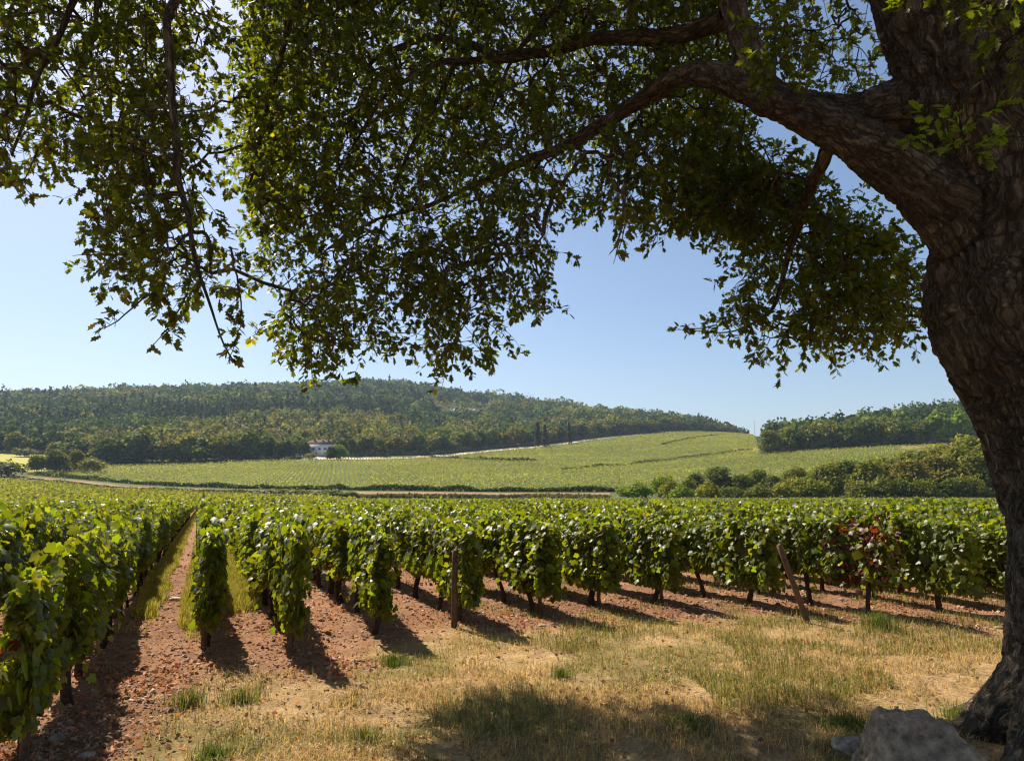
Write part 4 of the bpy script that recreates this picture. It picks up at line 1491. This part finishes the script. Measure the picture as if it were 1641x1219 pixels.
# ------------------------------------------------------------------ boulders and stones
def rock(name, loc, size, seed, rz, label, col=(.19, .155, .125), sub=5, cuts=14, soft=.06):
    import bmesh
    rng = np.random.default_rng(seed)
    bm = bmesh.new()
    bmesh.ops.create_icosphere(bm, subdivisions=sub, radius=1)
    V = np.array([v.co[:] for v in bm.verts])
    F = np.array([[v.index for v in f.verts] for f in bm.faces])
    bm.free()
    for _ in range(cuts):                       # flat broken faces
        d = norm(rng.normal(size=3) + [0, 0, .3])
        o = rng.uniform(.62, .9)
        s = V @ d
        V = V - np.outer(np.maximum(s - o, 0), d) * .93
    N = norm(V)
    V = V + N * ((fbm(V * 2.2 + seed, 4, seed) - .5) * soft * 5)[:, None]
    V = V + N * ((fbm(V * 9 + seed, 4, seed + 3) - .5) * soft * 1.4)[:, None]
    V = V * np.asarray(size)
    c = np.array(col) * (.6 + .8 * fbm(V * 5, 4, seed + 8)[:, None]) * (1 + .12 * (fbm(V * 2.2, 3, seed + 4)[:, None] - .5) * [1, 0, -1.5])
    g = Geo()
    g.add(V, F, c)
    o = g.build(name, M_boulder if size[0] > .12 else M_stone, smooth_sh=True)
    o.location = loc
    o.rotation_euler = (0, 0, rz)
    tag(o, label, 'rock' if size[0] > .12 else 'stone', None if size[0] > .12 else 'loose stones')
    return o


def gp(px, py):
    """point of the near ground seen at a pixel"""
    x, dy, dz = ray(px, py)
    t = EYE / -dz
    return float(x * t), float(dy * t)


bx, by = 2.27, 4.15
rock('boulder', (bx, by, g1(bx, by) + .03), (.42, .36, .42), 5, .4, 'large rough brown boulder resting at the foot of the oak', (.44, .32, .215), sub=6, cuts=26, soft=.085)
sx, sy = gp(1366, 1204)
rock('rock_slab', (sx, sy, g1(sx, sy) + .03), (.17, .13, .09), 8, .5, 'smaller flat grey slab leaning against the boulder', (.42, .33, .24), 5, 14, .05)
sto = [(283, 955, .085, 'flat white stone lying on the stony path'), (1410, 1000, 0, ''), (868, 1003, .05, 'pale flat stone in front of the fifth row end'),
       (1333, 985, .06, 'tan stone near the foot of the leaning post'), (1385, 968, .07, 'rounded pale stone behind the leaning post'), (1270, 990, .055, 'small tan stone just short of the leaning post'),
       (1600, 1000, .05, 'whitish stone against the edge of the oak trunk'), (218, 1035, .05, 'pale stone on the path by the dark row shadow'), (90, 1180, .05, 'grey stone in the shade under the nearest row'), (345, 1090, 0, ''), (140, 1205, .045, 'light stone low on the path near the camera')]
for i, (px, py, s, lab) in enumerate(sto):
    if s:
        x, y = gp(px, py)
        rock('stone', (x, y, g1(x, y) + s * .15), (s * 1.3, s, s * .45), 30 + i, i * .7, lab, (.55, .47, .38) if 'white' in lab else (.38, .29, .21), 3, 6, .05)


# ------------------------------------------------------------------ the oak
def seg_field(V, skel):
    """closest point on the skeleton: distance to surface, bark coordinates"""
    best = np.full(len(V), 1e9)
    E = np.zeros((len(V), 3))
    off = 0
    for pts, rad in skel:
        L = 0
        for i in range(len(pts) - 1):
            a, b = pts[i], pts[i + 1]
            ab = b - a
            l2 = ab @ ab
            l = math.sqrt(l2)
            t = np.clip((V - a) @ ab / l2, 0, 1)
            q = a + t[:, None] * ab
            r = rad[i] * (1 - t) + rad[i + 1] * t
            d = np.linalg.norm(V - q, axis=1) - r
            m = d < best
            ax = ab / l
            ref = np.array([0.3, 1, 0.1])
            u = norm(np.cross(ax, ref))
            w = np.cross(ax, u)
            dd = V[m] - q[m]
            nrm_ = np.maximum(np.linalg.norm(dd, axis=1), 1e-6)
            E[m, 0] = dd @ u / nrm_ * r[m]
            E[m, 1] = dd @ w / nrm_ * r[m]
            E[m, 2] = (off + L + t[m] * l) * .28
            best[m] = d[m]
            L += l
        off += 3.7
    return E


def resample(pts, rad, step):
    pts, rad = np.asarray(pts, float), np.asarray(rad, float)
    L = np.concatenate([[0], np.cumsum(np.linalg.norm(np.diff(pts, axis=0), axis=1))])
    n = max(3, int(L[-1] / step))
    s = np.linspace(0, L[-1], n)
    # catmull-like smoothing
    out = np.c_[[np.interp(s, L, pts[:, i]) for i in range(3)]].T
    for _ in range(2):
        out[1:-1] = .25 * out[:-2] + .5 * out[1:-1] + .25 * out[2:]
    return out, np.interp(s, L, rad)


OY = 4.75
ppm = FPX / OY * .99


def edge_pt(py, edge, r, Y=OY):
    return P(edge + r * FPX / Y, py, Y)


trunk_pts = [edge_pt(1250, 1620, .66), edge_pt(1190, 1630, .60), edge_pt(1120, 1642, .56), edge_pt(1040, 1639, .53), edge_pt(900, 1641, .52), edge_pt(780, 1625, .55), edge_pt(700, 1605, .58), edge_pt(620, 1575, .62), edge_pt(560, 1537, .70), edge_pt(500, 1492, .74), edge_pt(430, 1492, .72), edge_pt(350, 1505, .70), edge_pt(280, 1500, .66)]
trunk_rad = [.66, .60, .56, .53, .52, .55, .58, .62, .70, .74, .72, .70, .66]
st1 = [edge_pt(380, 1515, .6), edge_pt(300, 1495, .56), edge_pt(200, 1462, .5), edge_pt(100, 1434, .48), edge_pt(0, 1408, .46), edge_pt(-150, 1350, .42), edge_pt(-400, 1300, .34, 5.0), edge_pt(-800, 1180, .24, 5.4)]
sr1 = [.6, .56, .5, .48, .46, .42, .34, .24]
st2 = [P(1670, 400, 4.8), P(1720, 250, 4.7), P(1740, 100, 4.6), P(1760, -60, 4.5), P(1820, -300, 4.4), P(1950, -700, 4.3)]
sr2 = [.62, .56, .5, .46, .4, .28]
LA = [(1600, 422, 4.7, .36), (1530, 342, 4.68, .27), (1458, 280, 4.7, .222), (1380, 230, 4.8, .188), (1295, 184, 4.95, .162), (1215, 148, 5.15, .145), (1150, 122, 5.35, .13), (1110, 116, 5.5, .115), (1060, 138, 5.8, .095), (1010, 170, 6.1, .085), (960, 205, 6.35, .08), (900, 238, 6.7, .07), (830, 262, 7.0, .06), (760, 297, 7.4, .05), (690, 329, 7.8, .042), (600, 352, 8.2, .034), (520, 402, 8.5, .026), (440, 470, 8.6, .016)]
LB = [(1235, 172, 5.1, .15), (1205, 100, 5.2, .135), (1180, 30, 5.25, .125), (1160, -60, 5.3, .12), (1150, -250, 5.4, .10), (1100, -500, 5.6, .07)]
LC = [(1490, 165, 4.9, .30), (1425, 180, 5.0, .24), (1355, 190, 5.1, .18), (1290, 170, 5.3, .14), (1230, 150, 5.35, .13), (1180, 128, 5.4, .11)]
tomk = lambda L: (np.array([P(a, b, c) for a, b, c, d in L]), np.array([d for a, b, c, d in L]))
SK = []
for pts, rad in ((trunk_pts, trunk_rad), (st1, sr1), (st2, sr2)):
    SK.append(resample(np.array(pts), rad, .18))
for L in (LA, LB, LC):
    SK.append(resample(*tomk(L), .12))
# root flare
base0 = SK[0][0][0]
for a in np.radians([200, 235, 275, 160, 120, 320, 20, 80]):
    c = np.array([base0[0], base0[1], 0.0])
    q = [c + [math.cos(a) * .30, math.sin(a) * .30, .34], c + [math.cos(a) * .52, math.sin(a) * .52, .10], c + [math.cos(a) * .74, math.sin(a) * .74, -.04], c + [math.cos(a) * 1.0, math.sin(a) * 1.0, -.16]]
    SK.append((np.array(q), np.array([.26, .20, .13, .08])))

oak = tag(empty('oak_tree', (float(base0[0]), float(base0[1]), 0)), 'massive old oak with deeply ridged trunk, its canopy hanging over the whole view', 'tree')


def oak_wood():
    g = Geo()
    for pts, rad in SK:
        V, F, E = tube(pts, rad, 28, 0, cap=True)
        n = len(V)
        g.add(V, F)
        m = len(pts)
        g.tri.append(np.array([[g.n - n + (m - 1) * 28 + i, g.n - n + (m - 1) * 28 + (i + 1) % 28, g.n - 2] for i in range(28)]))
        g.tri.append(np.array([[g.n - n + (i + 1) % 28, g.n - n + i, g.n - 1] for i in range(28)]))
        g.tm.append(np.zeros(28, int))
        g.tm.append(np.zeros(28, int))
    o = g.build('tmp_wood', M_bark)
    md = o.modifiers.new('r', 'REMESH')
    md.mode = 'VOXEL'
    md.voxel_size = .021
    sm = o.modifiers.new('s', 'SMOOTH')
    sm.factor = .6
    sm.iterations = 7
    dg = bpy.context.evaluated_depsgraph_get()
    ev = bpy.data.meshes.new_from_object(o.evaluated_get(dg))
    bpy.data.objects.remove(o)
    nv = len(ev.vertices)
    V = np.zeros(nv * 3)
    N = np.zeros(nv * 3)
    ev.vertices.foreach_get('co', V)
    ev.vertices.foreach_get('normal', N)
    V, N = V.reshape(-1, 3), N.reshape(-1, 3)
    E = seg_field(V, SK)
    # broad burrs, long ridges, fine flakes
    big = (fbm(V * 1.7, 3, 401) - .5) * .16
    rsc = np.clip(np.linalg.norm(E[:, :2], axis=1) / .5, .12, 1)
    wob = E + (np.c_[fbm(V * 5, 3, 402), fbm(V * 5, 3, 403), fbm(V * 4, 3, 404)] - .5) * .16
    rid = 1 - np.abs(2 * fbm(wob * [12, 12, 7], 5, 405) - 1) * 2.4
    rid2 = 1 - np.abs(2 * fbm(wob * [34, 34, 26], 2, 406) - 1) * 2
    disp = big * .8 * rsc + (-.055 * np.clip(rid, 0, 1) ** 2 - .012 * np.clip(rid2, 0, 1)) * (.35 + .65 * rsc)
    V2 = V + N * disp[:, None]
    ev.vertices.foreach_set('co', V2.astype(np.float32).ravel())
    ev.polygons.foreach_set('use_smooth', np.ones(len(ev.polygons), bool))
    for a in list(ev.attributes):
        if a.name in ('bark', 'col'):
            ev.attributes.remove(a)
    ea = ev.attributes.new("bark", 'FLOAT_VECTOR', 'POINT')
    ea.data.foreach_set("vector", wob.astype(np.float32).ravel())
    ev.materials.clear()
    ev.materials.append(M_bark)
    ev.name = 'trunk'
    w = bpy.data.objects.new('trunk', ev)
    sc.collection.objects.link(w)
    w.parent = oak
    w.location = (-oak.location[0], -oak.location[1], 0)
    return nv


nv_oak = oak_wood()

# secondary limbs, each its own branch
limbs = {
    'D': [(1170, 20, 5.35, .10), (1110, 52, 5.8, .085), (1040, 60, 6.1, .078), (960, 62, 6.4, .072), (915, 68, 6.6, .068), (865, 88, 6.85, .06), (800, 88, 7.1, .055), (745, 66, 7.35, .046), (680, 58, 7.6, .04), (600, 92, 8.0, .028), (540, 150, 8.3, .018)],
    'E': [(865, 88, 6.85, .05), (810, 96, 6.7, .04), (700, 100, 6.6, .032), (620, 150, 6.5, .022), (560, 240, 6.5, .012)],
    'F': [(1160, -90, 5.35, .10), (1000, -170, 5.6, .09), (800, -190, 5.6, .08), (600, -150, 5.5, .065), (420, -90, 5.1, .05), (300, -40, 4.7, .038), (265, 30, 4.55, .032), (275, 140, 4.45, .027), (284, 280, 4.4, .023), (305, 350, 4.35, .018), (318, 440, 4.3, .012), (350, 520, 4.2, .007), (372, 580, 4.1, .004)],
    'G': [(600, -150, 5.5, .05), (380, -190, 5.2, .045), (200, -120, 5.0, .035), (110, 10, 4.9, .025), (60, 140, 4.8, .016), (20, 250, 4.7, .009)],
    'H': [(1330, 235, 4.95, .06), (1300, 300, 5.5, .05), (1280, 350, 6.0, .042), (1262, 420, 6.4, .03), (1240, 500, 6.6, .018), (1180, 535, 6.6, .008), (1085, 525, 6.6, .003)],
    'I': [(910, -60, 6.4, .05), (905, 0, 6.5, .04), (865, 40, 6.6, .035), (820, 90, 6.7, .02), (780, 200, 6.8, .01)],
    'J': [(745, 66, 7.35, .035), (690, 180, 7.4, .028), (640, 270, 7.4, .02), (600, 420, 7.5, .012)],
    'K': [(760, 297, 7.4, .03), (775, 340, 7.4, .02), (800, 400, 7.2, .012), (830, 460, 7.0, .005)],
    'M': [(960, 205, 6.35, .04), (1010, 250, 6.0, .03), (1000, 330, 5.6, .014), (985, 400, 5.3, .005)],
    'N': [(540, -130, 5.5, .04), (470, 20, 5.8, .03), (430, 160, 6.0, .022), (400, 300, 6.1, .012)],
}
tree_nodes, tree_rad = [], []
for pts, rad in SK[1:6]:
    tree_nodes.append(pts)
for nm, L in limbs.items():
    pts, rad = resample(*tomk(L), .08)
    rngl = np.random.default_rng(ord(nm))
    wv = rngl.normal(size=(len(pts), 3))
    for _ in range(3):
        wv[1:-1] = (wv[:-2] + wv[1:-1] + wv[2:]) / 3
    wv[0] = 0
    pts = pts + wv * .022
    g = Geo()
    add_tube(g, pts, rad, 10, (.1, .08, .06), 0, .05)
    b = g.build('branch', M_bark, oak, smooth_sh=True)
    b.location = (-oak.location[0], -oak.location[1], 0)
    tree_nodes.append(pts[rad > .013])
tree_nodes = np.concatenate(tree_nodes)


def in_poly(x, y, poly):
    poly = np.asarray(poly, float)
    r = np.zeros(len(x), bool)
    j = len(poly) - 1
    for i in range(len(poly)):
        xi, yi = poly[i]
        xj, yj = poly[j]
        c = ((yi > y) != (yj > y)) & (x < (xj - xi) * (y - yi) / (yj - yi + 1e-12) + xi)
        r ^= c
        j = i
    return r


# each bough: outline of its hanging mass, nearest and farthest depth, number of twigs
BOUGHS = [
    ([(-150, -250), (340, -250), (345, 60), (310, 110), (270, 120), (270, 260), (215, 300), (150, 255), (90, 255), (50, 235), (0, 280), (-150, 300)], 4.3, 7.6, 1450),
    ([(150, 210), (300, 140), (325, 230), (330, 320), (350, 400), (335, 450), (290, 480), (225, 460), (165, 420), (165, 330)], 4.0, 6.2, 250),
    ([(370, -250), (1180, -250), (1190, 60), (1170, 270), (1120, 330), (1040, 345), (950, 335), (895, 318), (868, 340), (885, 400), (868, 480), (835, 525), (785, 565), (700, 572), (640, 545), (560, 552), (500, 588), (460, 540), (450, 470), (430, 400), (385, 300), (375, 240), (410, 130)], 5.4, 11.5, 8600),
    ([(345, 60), (420, 60), (420, 180), (380, 220), (360, 110)], 5.5, 7.5, 25),
    ([(1190, 250), (1280, 285), (1380, 340), (1470, 410), (1472, 500), (1420, 540), (1350, 560), (1300, 540), (1230, 560), (1170, 545), (1160, 480), (1200, 430), (1190, 375), (1110, 350)], 5.6, 8.2, 900),
    ([(1120, 150), (1290, 275), (1300, 330), (1180, 380), (1090, 340)], 5.6, 8.4, 380),
    ([(1200, -250), (1400, -250), (1385, 60), (1420, 150), (1290, 140), (1230, 110)], 5.8, 9, 420),
    ([(1175, 40), (1270, 40), (1250, 130), (1190, 140)], 3.6, 4.4, 26),
    ([(1490, -120), (1760, -120), (1760, 70), (1600, 60), (1540, 20)], 3.2, 3.8, 70),
]
TIPS = [((372, 400), (368, 590), 4.1), ((300, 470), (240, 570), 4.3), ((230, 410), (112, 408), 4.4), ((240, 470), (150, 530), 4.5), ((500, 560), (508, 628), 7.2), ((700, 530), (702, 620), 6.4), ((780, 520), (790, 600), 6.6),
        ((1000, 330), (983, 422), 4.9), ((1080, 330), (1045, 402), 5.0), ((1150, 520), (1078, 525), 6.4), ((1320, 545), (1350, 604), 6.4), ((1420, 530), (1468, 562), 6.2), ((0, 270), (40, 330), 4.1), ((830, 380), (890, 415), 6.8),
        ((830, 440), (868, 500), 7.0), ((440, 420), (375, 470), 6.0), ((450, 520), (400, 545), 6.2), ((300, 250), (345, 150), 4.2), ((470, 560), (440, 580), 6.5), ((60, 240), (30, 300), 4.0), ((1250, 550), (1260, 588), 6.6)]


def shadow_ok(Pt):
    """keep the sunlit parts of the headland sunlit: where each twig's shadow lands"""
    s = Pt[:, 2] / SD[2]
    xs = Pt[:, 0] - SD[0] * s
    ys = Pt[:, 1] - SD[1] * s
    lim = np.interp(xs, [-2.2, -1.1, -.75, -.35, 0, .4, 1.1, 1.6, 2.0, 2.7, 3.1, 3.4, 4.5], [3.3, 3.8, 4.4, 5.2, 5.85, 5.5, 5.25, 5.0, 5.4, 5.75, 5.0, 4.8, 5.0])
    lim = lim + (vnoise(np.c_[xs * 2.2, ys * 0], 77) - .5) * .5
    return ys < lim


_lp = []
for _L in (LA[3:], limbs['D'], limbs['F'][5:], limbs['J'], limbs['H'], limbs['C'] if 'C' in limbs else LC, LB):
    _q, _r = resample(np.array([[a, b, c] for a, b, c, d in _L], float), [d for a, b, c, d in _L], 14)
    _lp.append(np.c_[_q, _r])
_lp = np.concatenate(_lp)


def clear_of_limbs(x, y, Y):
    """the great limbs carry their leaves above and behind, so few hang before them"""
    d = np.hypot(x[:, None] - _lp[None, :, 0], y[:, None] - _lp[None, :, 1])
    r = _lp[None, :, 3] * FPX / _lp[None, :, 2] + 15
    hide = ((d < r) & (Y[:, None] < _lp[None, :, 2] + .15)).any(1)
    return ~hide | (RNG.random(len(x)) < .12)


def oak_crown():
    rng = np.random.default_rng(500)
    base, drop = [], []
    for poly, y0, y1, n in BOUGHS:
        pa = np.array(poly)
        lo, hi = pa.min(0), pa.max(0)
        got = 0
        clump = rng.integers(1000)
        tries = 0
        while got < n and tries < 40:
            tries += 1
            m = 4000
            x, y = rng.uniform(lo[0], hi[0], m), rng.uniform(lo[1], hi[1], m)
            ok = in_poly(x, y, poly)
            x, y = x[ok], y[ok]
            Y = rng.uniform(y0, y1, len(x))
            Pt = np.array(P(x, y, Y)).T
            cl = vnoise(Pt * 1.6, clump)
            dens = smooth(cl, .22, .48)
            s = shadow_ok(Pt) & (rng.random(len(x)) < dens) & clear_of_limbs(x, y, Y)
            Pt = Pt[s][: n - got]
            got += len(Pt)
            base.append(Pt)
    # the rest of the crown, above and behind the frame
    m = 40000
    Q = np.c_[rng.uniform(-6, 10, m), rng.uniform(-3.5, 10, m), rng.uniform(4.6, 11, m)]
    c = np.array([2.2, 3.5, 5.5])
    e = ((Q - c) / [7.8, 6.6, 5.2])
    r = np.linalg.norm(e, axis=1)
    a, b = project(Q)
    dfw = Q[:, 1] * math.cos(PITCH) + (Q[:, 2] - EYE) * math.sin(PITCH)
    vis_ = (dfw > .3) & (a > -120) & (a < 1760) & (b > -200)
    ok = (r < 1.02) & (r > .35) & ~vis_ & shadow_ok(Q)
    Q = Q[ok][:3000]
    allb = [np.concatenate(base), Q]
    B = np.concatenate(allb)
    nb_vis = len(allb[0])
    # connect every twig to the nearest wood already there
    N0 = len(tree_nodes)
    nodes = np.concatenate([tree_nodes, B])
    dist0 = np.array([np.min(np.sum((tree_nodes - b) ** 2, 1)) for b in B])
    orde = np.argsort(dist0)
    parent = np.full(len(nodes), -1)
    act = np.zeros(len(nodes), bool)
    act[:N0] = True
    idx_act = list(range(N0))
    arr = np.zeros((len(nodes), 3))
    arr[:N0] = tree_nodes
    ids = np.zeros(len(nodes), int)
    ids[:N0] = np.arange(N0)
    cntA = N0
    for o in orde:
        b = B[o]
        d = arr[:cntA] - b
        # prefer attaching from above and from the wood side
        dd = np.sum(d * d, 1) + .5 * np.maximum(-d[:, 2], 0) ** 2
        j = int(np.argmin(dd))
        parent[N0 + o] = ids[j]
        arr[cntA] = b
        ids[cntA] = N0 + o
        cntA += 1
    load = np.ones(len(nodes))
    for o in orde[::-1]:
        p = parent[N0 + o]
        load[p] += load[N0 + o]
    g = Geo()
    wood = (.085, .065, .048)
    T3 = np.array([0, .33, .66, 1.0])
    for o in range(len(B)):
        i = N0 + o
        p = parent[i]
        a, b = nodes[p], nodes[i]
        L = np.linalg.norm(b - a)
        if L < .02:
            continue
        r1 = min(.0019 * math.sqrt(load[i]) + .001, .018)
        r0 = min(.0019 * math.sqrt(load[i] + 1) + .0015, .02)
        pts = a + np.outer(T3, b - a)
        pts[1:3] += rng.normal(size=(2, 3)) * L * .07 + [0, 0, L * .06]
        V, F, E = tube(pts, r0 + (r1 - r0) * T3, 4, 0, rng, cap=False)
        g.add(V, F, wood, 1, E)
    # twigs with leaves
    n = len(B)
    par = nodes[parent[N0:]]
    outd = norm(B - par)
    drp = norm(outd * .7 + rng.normal(size=(n, 3)) * .6 + np.c_[np.zeros((n, 2)), -rng.uniform(.1, .9, n)])
    Lt = rng.uniform(.16, .40, n)
    starts, dirs, lens, nl = [B], [drp], [Lt], [rng.integers(9, 17, n)]
    for (a, b, Y) in TIPS:
        A, Bq = P(*a, Y), P(*b, Y)
        LL = np.linalg.norm(Bq - A)
        m = max(6, int(LL / .05))
        q = A + np.outer(np.linspace(0, 1, m + 1), Bq - A)
        side = norm(rng.normal(size=3))
        q += np.outer(np.sin(np.linspace(0, math.pi, m + 1)) * LL * .12, side) + np.cumsum(rng.normal(size=(m + 1, 3)), 0) * LL * .008
        for k in range(m):
            starts.append(q[k][None])
            dd_ = norm((q[k + 1] - q[k]) / .05 * .6 + rng.normal(size=3) * .8)
            dirs.append(dd_[None])
            lens.append(np.array([rng.uniform(.03, .16) * (1 - .5 * k / m)]))
            nl.append(np.array([rng.integers(4, 8)]))
        V, F, E = tube(q, np.linspace(.007, .002, m + 1), 5, 0, rng, cap=False)
        g.add(V, F, wood, 1, E)
    S, D_, Lt, nl = np.concatenate(starts), np.concatenate(dirs), np.concatenate(lens), np.concatenate(nl)
    n = len(S)
    for i in range(n):
        e = S[i] + D_[i] * Lt[i]
        mid = S[i] + D_[i] * Lt[i] * .5 + [0, 0, .03]
        V, F, E = tube([S[i], mid, e], [.0028, .0022, .0012], 3, 0, rng, cap=False)
        g.add(V, F, wood, 1, E)
    ti = np.repeat(np.arange(n), nl)
    m = len(ti)
    s = rng.random(m) ** .45
    base_p = S[ti] + D_[ti] * (Lt[ti] * s)[:, None] + np.c_[np.zeros((m, 2)), .03 * (1 - (2 * s - 1) ** 2)] + rng.normal(size=(m, 3)) * .012
    sidev = norm(np.cross(D_[ti], rand_dir(m, rng)))
    tip = norm(D_[ti] * .55 + sidev * .9 + [0, 0, -.25])
    nn = norm(np.c_[rng.normal(size=(m, 2)) * .6, np.ones(m)] + rng.normal(size=(m, 3)) * .3)
    out = np.array([[0, 0], [.07, .12], [.20, .22], [.12, .32], [.31, .45], [.16, .54], [.32, .70], [.14, .76], [0, 1.02]])
    L_ = np.r_[out, (out[1:-1] * [-1, 1])[::-1]]
    no, c0 = len(out), len(L_)
    TV = np.c_[L_, .12 * np.abs(L_[:, 0]) - .12 * (L_[:, 1] - .4) ** 2]
    right = [[0, 1, 2], [0, 2, 3], [0, 3, 5], [3, 4, 5], [0, 5, 7], [5, 6, 7], [0, 7, 8]]
    mir = lambda i: i if (i == 0 or i == no - 1) else c0 - i
    left = [[mir(c), mir(b_), mir(a_)] for a_, b_, c in right]
    TF = np.array(right + left)
    col = np.array([.050, .059, .0105]) * rng.uniform(.6, 1.4, (m, 1)) * rng.uniform(.9, 1.1, (m, 3))
    yl = rng.random(m) < .025
    col[yl] = np.array([.15, .13, .02]) * rng.uniform(.6, 1.2, (yl.sum(), 1))
    istip = ti >= len(B)
    col[istip] *= [1.5, 1.35, 1.0]
    V, F = place(TV, TF, base_p, tip, nn, rng.uniform(.045, .098, m))
    g.add(V, F, rep(col, len(TV)))
    o = g.build('crown', [M_oak, M_bark], oak)
    o.location = (-oak.location[0], -oak.location[1], 0)
    # sprigs growing straight out of the trunk
    for (px, py, Y, n_) in ((1560, 235, 3.85, 9), (1500, 220, 3.9, 4), (1600, 60, 3.8, 5)):
        g = Geo()
        c = P(px, py, Y)
        for k in range(n_):
            d = norm(np.array([-1 if k % 3 else .6, -.3, .05]) + rng.normal(size=3) * .45)
            L = rng.uniform(.15, .42)
            e = c + d * L
            V, F, E = tube([c + [.12, .25, 0], c + d * L * .5 + [0, 0, .03], e], [.004, .003, .0015], 4, 0, rng, cap=False)
            g.add(V, F, (.2, .16, .06), 1, E)
            q = 9
            s = rng.uniform(.35, 1, q)
            V, F = place(TV, TF, c + np.outer(s * L, d), norm(d + rng.normal(size=(q, 3)) * .6), norm(rng.normal(size=(q, 3)) * .5 + [0, 0, 1]), rng.uniform(.05, .09, q))
            g.add(V, F, rep(np.array([.09, .12, .02]) * rng.uniform(.7, 1.3, (q, 1)), len(TV)))
        o = g.build('sprig', [M_oak, M_bark], oak)
        o.location = (-oak.location[0], -oak.location[1], 0)
    return m


nl_oak = oak_crown()


# ------------------------------------------------------------------ haze over the valley
def haze(density):
    g = Geo()
    add_box(g, (0, 1600, 130), (4200, 4200, 300))
    m = bpy.data.materials.new('haze_air')
    m.use_nodes = True
    nt = m.node_tree
    nt.nodes.remove(nt.nodes['Principled BSDF'])
    v = nt.nodes.new('ShaderNodeVolumePrincipled')
    v.inputs['Density'].default_value = density
    v.inputs['Color'].default_value = (.62, .78, 1.0, 1)
    nt.links.new(v.outputs[0], nt.nodes['Material Output'].inputs['Volume'])
    tag(g.build('haze', m), 'thin bluish air over the whole valley', 'haze', kind='stuff')


haze(0.00013)
print('COUNTS', len(near_set), len(rest), nw1, nw2, nv_oak, nl_oak, n_edge, n_r)
